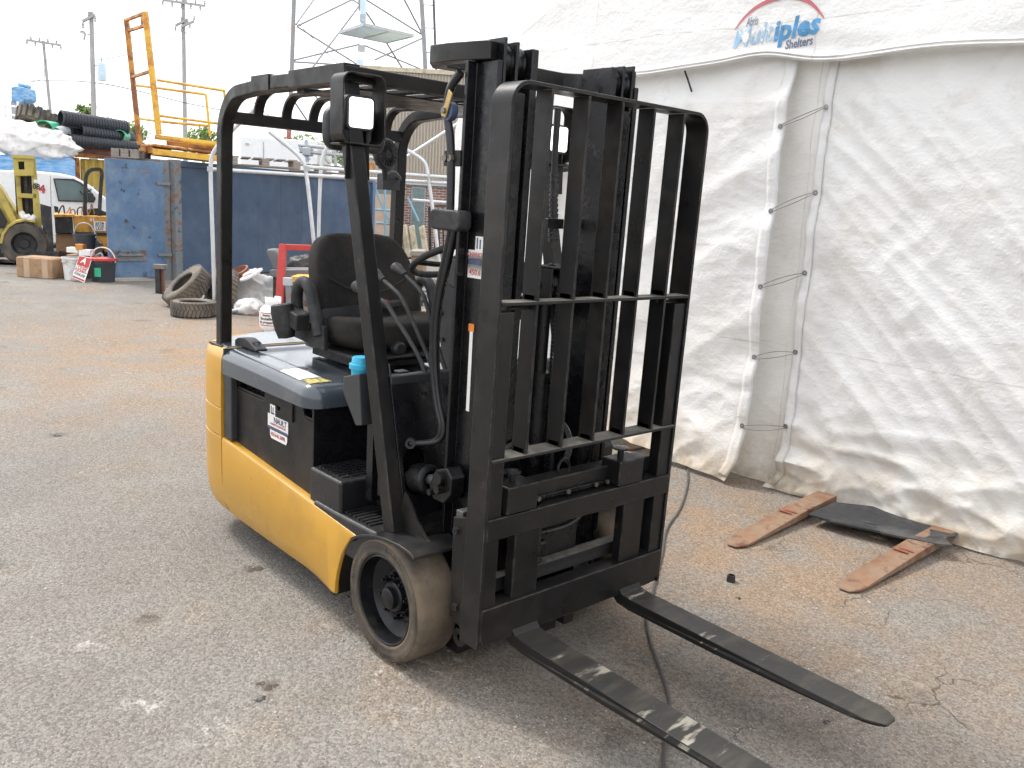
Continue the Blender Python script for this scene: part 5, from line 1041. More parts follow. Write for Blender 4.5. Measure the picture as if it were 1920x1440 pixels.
# ---- small things by the yellow forklift
c = G(68, 521); bxm = MB(); u0, _ = uz(31, 500, vd(c)); u1, _ = uz(104, 500, vd(c)); vv = vd(c)
T = TW4 @ Matrix.Translation(Vector(((u0+u1)/2, vv+.25, 0))) @ Matrix.Rotation(-.12, 4, 'Z')
cbx = thing('cardboard_box', 'battered brown cardboard box taped shut on the ground', 'box', tuple(T @ Vector((0, 0, 0))), VRZ-.12); w_ = (u1-u0)/2
MB().bx(-w_, w_, -.25, .25, 0, .31, T).build('carton', B['card'], cbx, bevel=.012)
for x in (-w_*.42, w_*.58): MB().bx(x-.05, x+.05, -.253, .253, .002, .313, T).build('tape_strip', B['tape'], cbx)
MB().bx(-w_-.01, w_*.9, -.2, .2, .31, .318, T).build('top_flap', B['card'], cbx)
def pail(label, c, r, h, mt, rim=None, bail=True, grp='pails beside the blue door'):
    t = thing('pail', label, 'pail', tuple(c), VRZ, grp)
    MB().lathe([(0, 0), (r*.86, 0), (r, h), (r+.012, h), (r+.012, h-.03), (r*.99, h-.03), (r*.985, h-.07), (r+.008, h-.07), (r+.008, h-.085), (r*.975, h-.085), (r*.84, .01), (0, .01)], c, (0, 0, 1), 32, closed=False).build('pail_body', mt, t, ang=35)
    if rim is not None: MB().lathe([(0, h+.01), (r, h+.012), (r+.02, h+.005), (r+.02, h-.03), (r+.013, h-.03)], c, (0, 0, 1), 32, closed=False).build('pail_lid', rim, t)
    if bail: MB().tube(smooth([c+VX*s*r*1.03+Vector((0, 0, h-.06+k)) for s, k in ((-1, 0), (-.98, .10), (-.6, .21), (0, .24), (.6, .21), (.98, .10), (1, 0))], 2), .010, 8).build('bail_handle', B['gy'] if rim is None else B['bucket'], t)
    return t
c1 = G(140, 524); pail('white plastic pail under the black pail beside the yard sign', c1, .17, .36, B['bucket'], bail=False)
c2 = c1+VY*.35+VX*.02; c2.z = .40; pail('black plastic pail with raised white handle above the white pail', c2, .17, .32, B['pipe'])
c3_ = G(188, 529)+VY*.12; pail('black pail with a red lid and green sticker beside the blue door', c3_, .19, .37, B['pipe'], B['redP'])
p = c3_-VY*.192+Vector((-.0, 0, .16)); tag(MB().bx(-.05, .05, -.003, .003, -.07, .07, Matrix.Translation(p) @ Matrix.Rotation(VRZ, 4, 'Z')).build('sticker', B['green'], bpy.data.objects['pail.002']), None, None)
crate = MB(); vb(crate, 126, 478, 158, 523, vd(c1)+.22, .35); p = P(142, 523, vd(c1)+.22); tag(crate.build('wooden_crate', B['card'], base=(p.x, p.y, 0)), 'brown wooden crate behind the white pail', 'crate')
# sign
sg = G(148, 529); sgt = thing('yard_sign', 'red and white LOUER yard sign leaning against the white pail', 'sign', tuple(sg), VRZ)
a, b, c_, d = P(135, 520, vd(sg)), P(158, 531, vd(sg)-.06), P(173, 484, vd(sg)+.12), P(149, 479, vd(sg)+.16); a.z = max(.0, a.z); b.z = max(0, b.z)
ux = (b-a); uy = (d-a); nn = ux.cross(uy).normalized(); nn = -nn if nn.dot(VY) > 0 else nn
def sgq(name, mt, x0, x1, y0, y1, off, par):
    pts = [a.lerp(b, x)*(1-y)+d.lerp(c_, x)*y+nn*off for x, y in ((x0, y0), (x1, y0), (x1, y1), (x0, y1))]; return MB().add(pts, [(0, 1, 2, 3)]).build(name, mt, par, solid=.004, flat=True)
SB = sgq('board', M['label'], 0, 1, 0, 1, 0, sgt); sgq('red_field', B['redP'], .04, .96, .60, .97, .006, SB); sgq('red_stripe', B['redP'], .04, .96, .03, .10, .006, SB); sgq('red_stripe', B['redP'], .04, .96, .34, .37, .006, SB)
cn = lambda x, y: a.lerp(b, x)*(1-y)+d.lerp(c_, x)*y+nn*.012
uxl, uyl = ux.length, uy.length
lettering('lettering', 'A', .13, M['label'], SB, cn(.5, .80), ux, uy, bold=.004); lettering('lettering', 'LOUER', .13, B['redP'], SB, cn(.5, .48), ux, uy, bold=.002, fitw=ux.length*.82); lettering('lettering', '450-646-3098', .075, M['ink'], SB, cn(.5, .22), ux, uy, bold=.001, fitw=ux.length*.82)
# odds and ends on the pails
for k, (x0, y0, x1, y1, mt, lab) in enumerate(((140, 458, 154, 470, B['cageO'], 'orange part on top of the white pail'), (147, 468, 169, 480, M['label'], 'small white paper card above the yard sign'), (124, 464, 145, 474, B['tarp'], 'white rag hanging over the rim of the white pail'))): m = MB(); vb(m, x0, y0, x1, y1, vd(c1)-.02, .16); p = P(x0, y1, vd(c1)); tag(m.build('loose_part', mt, base=p, bevel=.01), lab, 'scrap')
tag(MB().tube(smooth([P(172, 487, 14.4), P(180, 480, 14.4), P(190, 474, 14.4), P(193, 482, 14.4), P(190, 496, 14.4)], 2), .018, 8).build('white_hose', B['bucket'], base=P(180, 487, 14.4)), 'short white hose looped over the red lidded pail', 'hose')
set_frame(110)
# ---- mustard forklift at the left edge
v0 = 16.2; yf = vth('mustard_forklift', 'old mustard yellow forklift with a tall mast cut by the left edge', 'forklift', 40, 492, v0)
def wheelv(par, px, py, r, w, v, mt, rimm, ri=.55):
    cc = P(px, py, v); cc.z = r
    t = MB().lathe([(r*ri, -w*.45), (r*.75, -w*.5), (r*.93, -w*.48), (r, -w*.36), (r, w*.36), (r*.93, w*.48), (r*.75, w*.5), (r*ri, w*.45)], cc, VY, 48).build('tyre', mt, par)
    MB().lathe([(r*ri, -w*.42), (r*ri*.95, -w*.47), (r*ri*.88, -w*.42), (r*ri*.8, -w*.2), (r*.22, -w*.16), (r*.2, -w*.3), (0, -w*.3)], cc, VY, 36, closed=False).build('rim', rimm, par)
    q = MB()
    for k in range(30):
        a_ = 2*math.pi*k/30; T = Matrix.Translation(cc) @ Matrix.Rotation(VRZ, 4, 'Z') @ Matrix.Rotation(-a_, 4, 'Y') @ Matrix.Translation(Vector((r, 0, 0))); q.bx(-.01, .012, -w*.45, w*.45, -r*.06, r*.06, T)
    q.build('tread_blocks', mt, t)
wheelv(yf, 46, 456, .385, .3, v0-.1, B['tyre'], B['dark'])
m = MB(); vpoly(m, [(26, 293), (33, 293), (52, 490), (40, 490)], v0+.15, .1); m.build('mast_rail', B['oldY'], yf, bevel=.01)
m = MB(); vpoly(m, [(58, 295), (66, 294), (80, 440), (78, 470), (66, 470)], v0+.05, .1); m.build('mast_rail', B['oldY'], yf, bevel=.01)
m = MB(); q = [uz(x, y, v0) for x, y in ((24, 296), (63, 295), (64, 330), (26, 330))]; h_ = [uz(x, y, v0) for x, y in ((34, 303), (45, 303), (46, 318), (35, 318))]; m.prism(q, 'y', v0*VSC, v0*VSC+.12, [h_], T=TW4); m.build('mast_crosshead', B['oldY'], yf, bevel=.01)
m = MB(); vb(m, 21, 291, 64, 297, v0-.03, .3); m.build('mast_cap', B['oldY'], yf)
for y0, y1 in ((363, 371),): m = MB(); vb(m, 32, y0, 68, y1, v0+.05, .12); m.build('mast_crossbar', B['oldY'], yf)
for x0, x1 in ((35, 40), (46, 52)): m = MB(); vb(m, x0, 330, x1, 400, v0+.2, .1); m.build('mast_cylinder', B['dark'] if x0 > 40 else B['oldY'], yf)
m = MB(); vb(m, 30, 298, 62, 470, v0+.30, .05); m.build('mast_back', B['dark'], yf)
lettering('lettering', '08', .12, M['ink'], yf, P(68, 350, v0+.03), VX, (0, 0, 1), bold=.004); m = MB(); vb(m, 63, 337, 72, 343, v0+.03, .01); m.build('plate', M['label'], yf)
m = MB(); vpoly(m, [(-60, 330), (-5, 345), (3, 355), (38, 410), (66, 412), (66, 420), (40, 418), (20, 426), (6, 442), (-2, 470), (-60, 470)], v0+.25, .9); m.build('body', B['oldY'], yf, bevel=.02)
m = MB(); vpoly(m, [(-40, 372), (0, 390), (14, 415), (8, 428), (-40, 428)], v0+.22, .06); m.build('cab_opening', B['dark'], yf)
MB().bar([P(-8, 350, v0+.1), P(32, 425, v0+.1)], .10, .06, up=tuple(VY)).build('front_pillar', B['oldY'], yf)
m = MB(); vpoly(m, [(-1, 456), (3, 438), (13, 424), (29, 414), (48, 411), (66, 414), (66, 418), (48, 415), (31, 418), (17, 427), (8, 440), (4, 457)], v0-.25, .5); m.build('mudguard', B['oldY'], yf, bevel=.006)
m = MB(); vb(m, -60, 440, 12, 482, v0+.1, .8); m.build('chassis', B['dark'], yf)
m = MB(); vpoly(m, [(75, 382), (96, 388), (102, 486), (94, 490), (88, 440), (78, 420)], v0-.4, .12); m.build('fork_carriage', B['dark'], yf, bevel=.01)
m = MB(); vpoly(m, [(80, 425), (90, 440), (96, 488), (84, 480), (78, 450)], v0-.1, .4); m.build('carriage_chain_guard', B['dark'], yf)
m = MB(); vb(m, 60, 472, 110, 492, v0-.5, .12); m.build('fork_heel', B['dark'], yf)
tag(MB().tube(smooth([P(40, 398, v0-.1), P(46, 410, v0-.15), P(56, 404, v0-.1), P(52, 416, v0-.15), P(62, 410, v0-.1), P(66, 405, v0-.1)], 2), .05, 8).build('rag_bundle', B['tarp'], base=P(50, 405, v0)), 'white rag bundle tied round the foot of the mustard mast', 'rag')
bmw = MB(); vb(bmw, -60, 498, 33, 512, 16.0, .5); p = P(0, 512, 16); tag(bmw.build('timber_sleeper', B['card'], base=(p.x, p.y, 0)), 'brown timber lying on the ground left of the cardboard box', 'timber')
m = MB(); vb(m, 10, 516, 44, 519, 14.6, .04); p = P(27, 519, 14.6); tag(m.build('pale_stick', B['wood'], base=(p.x, p.y, 0)), 'pale wooden stick on the ground by the cardboard box', 'stick')
# ---- orange tractor-like truck behind
v1 = 17.4; ot = vth('orange_truck', 'rusty orange open industrial truck partly behind the blue door', 'truck', 155, 478, v1)
m = MB(); vpoly(m, [(137, 404), (215, 406), (215, 438), (140, 436)], v1, 1.0); m.build('upper_body', B['oldO'], ot, bevel=.02)
m = MB(); vpoly(m, [(140, 440), (215, 442), (215, 474), (196, 474), (192, 458), (182, 447), (166, 444), (150, 447), (146, 470), (140, 470)], v1-.02, 1.0); m.build('lower_body', B['oldO'], ot, bevel=.015)
m = MB(); vpoly(m, [(102, 406), (136, 406), (138, 437), (104, 437)], v1+.02, .9); m.build('engine_panel', B['dark'], ot); m = MB(); vpoly(m, [(101, 402), (140, 402), (140, 407), (101, 407)], v1-.02, 1); m.build('engine_lid', B['oldO'], ot, bevel=.008)
m = MB(); vpoly(m, [(104, 439), (140, 439), (138, 478), (106, 478)], v1+.1, .8); m.build('battery_box', B['card'], ot)
m = MB(); vb(m, 140, 436, 215, 441, v1-.04, .9); m.build('rubbing_strip', B['dark'], ot)
m = MB(); vb(m, 100, 472, 215, 482, v1+.1, .8); m.build('underframe', B['dark'], ot)
wheelv(ot, 169, 463, .215, .2, v1-.06, B['tyre'], B['gy'], .5)
MB().bar(smooth([P(159, 408, v1+.1), P(160, 350, v1+.1), P(161, 330, v1+.1), P(168, 319, v1+.1), P(180, 317, v1+.1), P(192, 318, v1+.1), P(189, 350, v1+.1), P(186, 408, v1+.1)], 2), .07, .05, up=tuple(VY)).build('roll_hoop', B['dark'], ot)
MB().tube(smooth([P(150, 358, v1+.2), P(155, 366, v1+.2), P(162, 360, v1+.2), P(172, 355, v1+.2)], 2), .015, 6).build('hoop_hook', B['dark'], ot)
for k in range(7):
    x = 108+k*12+random.uniform(-3, 3); MB().tube(smooth([P(x, 404, v1+.3), P(x+random.uniform(-6, 9), 392, v1+.3), P(x+random.uniform(4, 14), 385+random.uniform(-12, 8), v1+.3), P(x+12, 402, v1+.3)], 2), .014, 6).build('loose_cable', [B['dark'], B['tape'], B['card']][k % 3], ot)
m = MB(); vpoly(m, [(160, 404), (166, 392), (182, 390), (194, 396), (205, 400), (205, 406), (160, 407)], v1+.3, .4); m.build('seat_wreck', B['dark'], ot, bevel=.02)
nt_ = MB(); vb(nt_, 176, 415, 198, 433, v1-.012, .006); nt_ = nt_.build('paper_notice', M['label'], ot)
for k, t_ in enumerate(('BATM', 'POUR', 'LAVE')): lettering('lettering', t_, .075, M['ink'], nt_, P(187, 419+k*5.2, v1-.016), VX, (0, 0, 1), bold=.001, sx=.8)
lettering('lettering', '61', .09, M['label'], ot, P(173, 412, v1-.012), VX, (0, 0, 1), bold=.003)
# ---- white van
v2 = 19.6; vn = vth('white_van', 'white cargo van parked behind the mustard forklift', 'van', 90, 475, v2)
prof_ = [(-120, 316), (60, 320), (112, 325), (140, 331), (168, 347), (200, 372), (225, 388), (232, 410), (234, 460), (-120, 452)]
m = MB(); vpoly(m, prof_, v2, 1.8); m.build('van_body', B['white'], vn, bevel=.05, seg=3)
m = MB(); vpoly(m, [(101, 335), (138, 337), (152, 344), (168, 358), (178, 372), (176, 378), (110, 376)], v2-.012, .03); w_ = m.build('side_window', B['glass'], vn, bevel=.004)
MB().tube([P(x, y, v2-.02) for x, y in ((101, 335), (138, 337), (152, 344), (168, 358), (178, 372), (176, 378), (110, 376))], .018, 6, closed=True).build('window_seal', B['dark'], w_)
m = MB(); vpoly(m, [(176, 350), (203, 374), (222, 390), (214, 396), (196, 382), (178, 366)], v2+.1, 1.5); m.build('windscreen', B['glass'], vn)
m = MB(); vpoly(m, [(101, 386), (109, 388), (110, 400), (103, 400)], v2-.03, .05); m.build('door_handle', B['dark'], vn, bevel=.01); m = MB(); vpoly(m, [(164, 360), (175, 362), (177, 378), (166, 380)], v2-.2, .15); m.build('door_mirror', B['dark'], vn, bevel=.03)
for x in (94, 29): m = MB(); vpoly(m, [(x, 330), (x+.7, 330), (x+3.7, 440), (x+3, 440)], v2-.004, .01); m.build('door_gap', B['dark'], vn)
wheelv(vn, 196, 462, .31, .22, v2-.02, B['tyre'], B['gy']); wheelv(vn, -70, 452, .31, .22, v2-.02, B['tyre'], B['gy'])
lettering('lettering', '4', .22, M['inkR'], vn, P(79, 355, v2-.02), VX, (0, 0, 1), bold=.012)
# ---- long blue boards, bundle of white sheeting behind the van
v3 = 22.5; bb = MB(); vpoly(bb, [(-80, 288), (60, 291), (136, 297), (141, 302), (143, 380), (-80, 380)], v3, .22); p = P(30, 440, v3); tag(bb.build('blue_hull', B['skyb'], base=(p.x, p.y, 0), bevel=.03), 'weathered bright blue panelled box standing behind the white van', 'box')
pp = P(45, 262, v3+.3); bu_ = MB()
def bund(a, b):
    th = a*2*math.pi; ph = -math.pi/2+math.pi*b; cu = math.cos(ph)
    q = Vector((.98*cu*math.cos(th), .6*cu*math.sin(th), .42*math.sin(ph))); k = 1+.16*ridge(q.x*2.2, q.z*4, 2)-.12*nf(q.x*3, q.y*3, q.z*3)+.07*ridge(q.x*5, q.z*8, 5)
    q *= k; q.z += -.24*q.x*.55
    return pp+VX*q.x*1.15+VY*q.y+Vector((0, 0, q.z))
bu_.grid(110, 60, bund); tag(bu_.build('sheeting_bundle', B['tarp'], base=pp, ang=60), 'big crumpled bundle of white sheeting on top of the blue box', 'tarpaulin')
pp2 = P(20, 268, v3+.2)
# ---- yellow corrugated container, brown beam and the pipes on it
v4 = 24.5; yc_ = vth('yellow_container', 'yellow corrugated container behind the blue door with rusty corner', 'container', 190, 440, v4)
m = MB(); u0, zt_ = uz(152, 297, v4); u1, _ = uz(300, 305, v4); n = 22; pts = []
for k in range(n+1):
    u = u0+(u1-u0)*k/n; pts += [(u, v4*VSC+(.0 if k % 2 else .05)), (u+(u1-u0)/n*.6, v4*VSC+(.0 if k % 2 else .05))]
pts += [(u1+.1, v4*VSC+2.2), (u0, v4*VSC+2.2)]
m.prism(pts, 'z', .1, zt_, T=TW4); m.build('corrugated_wall', B['corrY'], yc_, flat=True)
m = MB(); vb(m, 140, 296, 152, 440, v4-.04, .2); m.build('corner_post', B['cageO'], yc_, bevel=.01); m = MB(); vb(m, 140, 293, 300, 300, v4-.05, .15); m.build('top_rail', B['cageO'], yc_)
m = MB(); vb(m, 132, 280, 142, 430, v4+.1, 1.5); m.build('end_wall', B['dark'], yc_)
a, b = P(102, 272, 23.4), P(245, 291, 23.6); bd_ = (b-a).normalized(); ib = MB().sweep([a, b], [(-.12, -.13), (.12, -.13), (.12, -.10), (.015, -.085), (.015, .085), (.12, .10), (.12, .13), (-.12, .13), (-.12, .10), (-.015, .085), (-.015, -.085), (-.12, -.10)]); tag(ib.build('steel_beam', B['brown'], base=a), 'brown painted steel beam lying on the yellow container', 'beam')
def cpipe(label, p0, p1, r, mt=B['pipe'], n=36):
    p0, p1 = P(*p0), P(*p1); L_ = (p1-p0).length; k = int(L_/.075); pr = [(r*.86, 0)]
    for i in range(k): h = L_*i/k; d_ = L_/k; pr += [(r*.90, h+d_*.05), (r, h+d_*.2), (r, h+d_*.6), (r*.90, h+d_*.75)]
    pr += [(r*.86, L_), (r*.82, L_), (r*.82, 0)]
    tag(MB().lathe(pr, p0, p1-p0, n).build('corrugated_pipe', mt, base=p0, ang=30), label, 'pipe', 'black drainage pipes on the yellow container')
cpipe('topmost black corrugated drainage pipe of the stack', (113, 221, 23.2), (238, 241, 23.8), .205); cpipe('long lowest black corrugated drainage pipe just above the brown beam', (103, 259, 23.0), (262, 277, 23.6), .155); cpipe('middle black corrugated drainage pipe of the stack, shorter', (150, 246, 23.3), (226, 257, 23.7), .19); cpipe('short black corrugated pipe end beside the green half pipe', (128, 246, 23.6), (150, 249, 23.8), .185); cpipe('black corrugated pipe end showing right of the middle pipe', (228, 256, 23.9), (243, 259, 24.3), .20)
def hp_(label, p0, p1, r, mt): 
    p0, p1 = P(*p0), P(*p1); tag(MB().lathe([(r*.9, 0), (r, 0), (r, (p1-p0).length), (r*.9, (p1-p0).length)], p0, p1-p0, 28).build('pipe_piece', mt, base=p0), label, 'pipe')
hp_('bright green plastic pipe section left of the pipe stack', (81, 244, 22.6), (100, 246, 23.4), .245, B['green']); hp_('grey pipe offcut between the green pipe and the black stack', (104, 250, 22.7), (122, 246, 23.3), .15, B['gy']); hp_('green pipe end poking out at the right of the black pipes', (224, 254, 23.5), (234, 256, 23.9), .15, B['green'])
for k, (x, y, r, lab) in enumerate(((62, 224, .35, 'dark lugged tractor tyre lying behind the white bundle'), (78, 232, .42, 'dark lugged tractor tyre lying nearer the green pipe'))):
    cc = P(x, y, 24+k*.3); tt = thing('tractor_tyre', lab, 'tyre', tuple(cc), 0, 'tractor tyres behind the bundle'); ax_ = (VX*.25+VY*.5+Vector((0, 0, .8))).normalized()
    MB().lathe([(r*.5, -.16), (r*.9, -.2), (r, -.1), (r, .1), (r*.9, .2), (r*.5, .16)], cc, ax_, 36).build('carcass', B['tyre'], tt); q = MB(); e_ = ax_.orthogonal().normalized(); f_ = ax_.cross(e_)
    for i in range(16): a_ = 2*math.pi*i/16; d_ = e_*math.cos(a_)+f_*math.sin(a_); q.bar([cc+d_*r-ax_*.17, cc+d_*(r+.05)+ax_*.17], .09, .09, up=tuple(d_))
    q.build('tread_blocks', B['tyre'], tt)
set_frame()
# ---- white railing, blue boom lift far left
wr = vth('white_railing', 'white pipe railing behind the bundle at the far left', 'railing', 20, 235, 26); tubes('post', B['white'], wr, [[(10, 200), (11, 240)], [(33, 190), (34, 245)], [(-20, 195), (-19, 240)]], 26, .03); tubes('rail', B['white'], wr, [[(-40, 192), (34, 201)], [(-40, 210), (34, 217)]], 26, .025)
bl_ = vth('blue_boom', 'light blue boom lift head rising behind the bundle at far left', 'boom lift', 35, 230, 34); m = MB(); vpoly(m, [(20, 163), (30, 161), (46, 164), (48, 186), (38, 194), (42, 202), (36, 200), (28, 192), (20, 190)], 34, .8); m.build('boom_head', B['skyb'], bl_, bevel=.05); m = MB(); vb(m, 22, 190, 34, 260, 34.2, .4); m.build('boom_arm', B['gy'], bl_); m = MB(); vb(m, 33, 157, 46, 163, 34.1, .5); m.build('boom_cap', B['skyb'], bl_, bevel=.03)
# ---- pale box body behind the container
v5 = 27; wb = vth('white_box_body', 'pale white box body standing behind the blue container', 'box body', 540, 330, v5); m = MB(); vb(m, 450, 260, 596, 345, v5, 2); m.build('box_shell', B['white'], wb, bevel=.04); m = MB(); vb(m, 493, 266, 495, 300, v5-.01, .02); m.build('panel_joint', B['gy'], wb); 
for x in (460, 528): m = MB(); vb(m, x, 268, x+5, 271, v5-.06, .08); m.build('marker_lamp', B['gy'], wb)
# ---- steel rack junk on the container roof (pale blue frame)
rk = vth('steel_rack', 'pale blue grey steel rack standing on the container roof', 'rack', 590, 310, 18)
tubes('rack_tube', B['gy'], rk, [[(560, 272), (640, 280)], [(562, 284), (700, 296)], [(574, 262), (576, 304)], [(628, 280), (630, 316)], [(660, 290), (662, 318)], [(680, 284), (682, 312), (660, 318)], [(562, 276), (580, 300)], [(600, 284), (618, 306)]], 18.5, .035, 8)
m = MB(); vb(m, 566, 276, 582, 292, 18.4, .3); m.build('rack_block', B['gy'], rk, bevel=.03)
m = MB(); vb(m, 683, 304, 698, 318, 17, .3); p = P(690, 318, 17); tag(m.build('amber_box', B['cageO'], base=p, bevel=.01), 'small orange box on the far end of the container roof', 'box')
# ---- building with beige cladding over brick
v6 = 26; bdg = vth('industrial_building', 'beige corrugated industrial building with brick base behind the shelter', 'building', 800, 420, v6)
uL, zT = uz(668, 145, v6); uR, _ = uz(1100, 100, v6); zB = uz(780, 343, v6)[1]; zT = uz(850, 141, v6)[1]
n = int((uR-uL)/.09); pts = []
for k in range(n): u = uL+(uR-uL)*k/n; w_ = (uR-uL)/n; pts += [(u, v6), (u+w_*.45, v6), (u+w_*.55, v6+.035), (u+w_*.95, v6+.035)]
pts += [(uR, v6+.05), (uR, v6+8), (uL, v6+8)]
m = MB().prism(pts, 'z', zB, zT, T=TW4); m.build('cladding', B['beige'], bdg, flat=True)
MB().bx(uL-.05, uR, v6-.05, v6+8, zT, zT+.12, TW4).build('roof_trim', B['cream'], bdg); MB().bx(uL-.02, uR, v6-.06, v6+.03, zB-.06, zB, TW4).build('cladding_sill', B['gy'], bdg)
brk = bpy.data.materials.new('red_brown_brick'); brk.use_nodes = True; t = brk.node_tree; b_ = t.nodes['Principled BSDF']; tc = t.nodes.new('ShaderNodeTexCoord'); sp_ = t.nodes.new('ShaderNodeSeparateXYZ'); cb_ = t.nodes.new('ShaderNodeCombineXYZ'); bt = t.nodes.new('ShaderNodeTexBrick')
t.links.new(tc.outputs['Object'], sp_.inputs[0]); t.links.new(sp_.outputs[0], cb_.inputs[0]); t.links.new(sp_.outputs[2], cb_.inputs[1]); t.links.new(cb_.outputs[0], bt.inputs['Vector'])
bt.inputs['Scale'].default_value = 1; bt.inputs['Brick Width'].default_value = .22; bt.inputs['Row Height'].default_value = .075; bt.inputs['Mortar Size'].default_value = .010; bt.inputs['Color1'].default_value = (.18, .085, .065, 1); bt.inputs['Color2'].default_value = (.26, .14, .11, 1); bt.inputs['Mortar'].default_value = (.42, .40, .37, 1)
t.links.new(bt.outputs['Color'], b_.inputs['Base Color']); b_.inputs['Roughness'].default_value = .85
MB().bx(uL, uR, v6+.03, v6+.3, 0, zB-.06, TW4).build('brick_wall', brk, bdg)
for x0, x1, y0, y1 in ((770, 796, 351, 470), (704, 742, 347, 366)):
    wdw = MB(); vb(wdw, x0, y0, x1, y1, v6-.0, .06); wdw = wdw.build('window', B['gy'], bdg, bevel=.01); wp = MB(); vb(wp, x0+1.5, y0+1.5, x1-1.5, y1-1.5, v6-.012, .01); wp.build('pane', mat('grey_green_pane', (.16, .21, .21), .25, var=.15), wdw)
m = MB(); vb(m, 700, 364, 745, 470, v6-.3, .25); m.build('buff_wall_panel', mat('buff_board', (.45, .34, .26), .8, var=.12), bdg)
# ---- blue warehouse steps, cream panels, rack, block
st_ = vth('warehouse_steps', 'light blue mobile warehouse steps at the far end of the container', 'steps', 725, 470, 16.6)
tubes('step_tube', B['stairB'], st_, [[(705, 356), (722, 400), (735, 420), (735, 500)], [(722, 340), (722, 480)], [(704, 393), (742, 395)], [(706, 418), (742, 420)], [(706, 442), (742, 443)], [(706, 464), (742, 465)], [(764, 370), (785, 415)], [(726, 394), (737, 396), (745, 418)]], 16.6, .022, 8)
for x, y in ((706, 394), (706, 419), (706, 443), (708, 464)): m = MB(); vb(m, x, y, x+32, y+2.5, 16.65, .25); m.build('tread', B['stairB'], st_)
for k, x in enumerate((735, 752, 766, 785)): m = MB(); vpoly(m, [(x, 424+k), (x+7, 420+k), (x+9, 424), (x+18, 482), (x+8, 484), (x+4, 450)], 17+k*.15, .25); p = P(x, 484, 17); tag(m.build('cream_panel', B['cream'], base=(p.x, p.y, 0), bevel=.015), ('cream panel leaning in a row, nearest the blue steps', 'second cream panel leaning in the row behind the forklift cab', 'third cream panel leaning in the row behind the forklift cab', 'cream panel leaning in a row, nearest the black railing')[k], 'panel', 'cream panels leaning in a row')
rl = vth('black_railing', 'dark iron railing panel with upright bars by the brick wall', 'railing', 830, 470, 18)
tubes('bar', B['dark'], rl, [[(x, 388+(x-805)*.04), (x+2, 478)] for x in range(806, 872, 8)], 18, .016, 6); tubes('rail', B['dark'], rl, [[(803, 392), (806, 386), (830, 385), (872, 387)], [(803, 418), (872, 420)], [(804, 392), (806, 478)]], 18, .02, 6)
m = MB(); vb(m, 770, 476, 793, 540, 13.2, .5); p = P(780, 540, 13.2); t = tag(m.build('concrete_block', B['conc'], base=(p.x, p.y, 0), bevel=.02), 'brown concrete block with a pale top beside the left rear pillar', 'block'); m = MB(); vb(m, 768, 470, 794, 481, 13.15, .55); m.build('block_cap', B['wood'], t, bevel=.02)
op = vth('orange_bracket', 'yellow and orange steel bracket standing behind the steering wheel', 'bracket', 822, 620, 8.2); m = MB(); vpoly(m, [(810, 542), (827, 539), (830, 548), (820, 552), (820, 575), (811, 576)], 8.2, .10); m.build('yellow_flange', B['cageY'], op, bevel=.008); m = MB(); vpoly(m, [(820, 556), (833, 552), (835, 622), (824, 622)], 8.25, .12); m.build('orange_web', B['cageO'], op, bevel=.006)
SX = [random.Random(k+50).uniform(-10, 60) for k in range(9)]
for k in range(9):
    rr_ = random.Random(k+50); x = 770+rr_.uniform(-10, 60); y = 545+rr_.uniform(-8, 50); v = vd(G(x, y+6)); p = G(x, y+6); mt = [B['rustp'], B['dark'], B['gy'], B['conc']][k % 4]
    m = MB(); T = Matrix.Translation(p) @ Matrix.Rotation(rr_.uniform(0, 3), 4, 'Z'); m.bx(-.12, .12, -.05, .05, 0, .06+.05*rr_.random(), T).cyl(T @ Vector((-.1, .06, .04)), T @ Vector((.14, .1, .07)), .03, n=8)
    tag(m.build('scrap_piece', mt, base=p, bevel=.006), ('rusty', 'black', 'pale grey', 'brown', 'rusty', 'black', 'pale grey', 'brown', 'rusty')[k]+' scrap piece behind the levers, '+('first', 'second', 'third', 'fourth', 'fifth', 'sixth', 'seventh', 'eighth', 'nearest')[sorted(SX, reverse=False).index(SX[k])]+' from the container', 'scrap', 'scrap on the ground behind the levers')
m = MB(); vb(m, 742, 470, 800, 486, 17.6, .3); p = P(770, 486, 17.6); tag(m.build('dark_rack', B['dark'], base=(p.x, p.y, 0)), 'low dark steel rack under the cream panels', 'rack')
p = P(716, 470, 16.2); m = MB(); vpoly(m, [(705, 446), (720, 442), (733, 452), (738, 476), (705, 478)], 16.2, .5); tag(m.build('black_bag', B['dark'], base=(p.x, p.y, 0), bevel=.05, seg=3), 'black bag slumped against the blue warehouse steps', 'bag')
# ---- utility poles, wires
def upole(label, top, bot, v, r, arms, extra=None):
    a, b = P(*top, v), P(*bot, v); d_ = a-b; b = b-d_*(b.z/d_.z); t = thing('utility_pole', label, 'utility pole', tuple(b), VRZ, 'utility poles'); MB().tube([b, b.lerp(a, .5), a], [r*1.3, r*1.1, r*.9], 12).build('shaft', B['pole'], t)
    for (x0, y0), (x1, y1), h in arms:
        s_ = MB().bar([P(x0, y0, v-.2), P(x1, y1, v-.2)], h, h).build('crossarm', B['pole'], t); n = max(2, int(abs(x1-x0)/8))
        for k in range(n+1):
            q = P(x0+(x1-x0)*k/n, y0+(y1-y0)*k/n, v-.2); MB().lathe([(0, .05), (h*.35, .05), (h*.6, .16), (h*.35, .2), (h*.55, .3), (0, .34)], q, (0, 0, 1 if k % 2 else -1), 8, closed=False).build('insulator', B['gy'], s_)
    return t
upole('wooden utility pole with grey transformer, centre of the three', (171, 22), (176, 215), 46, .115, [((155, 40), (178, 28), .12)])
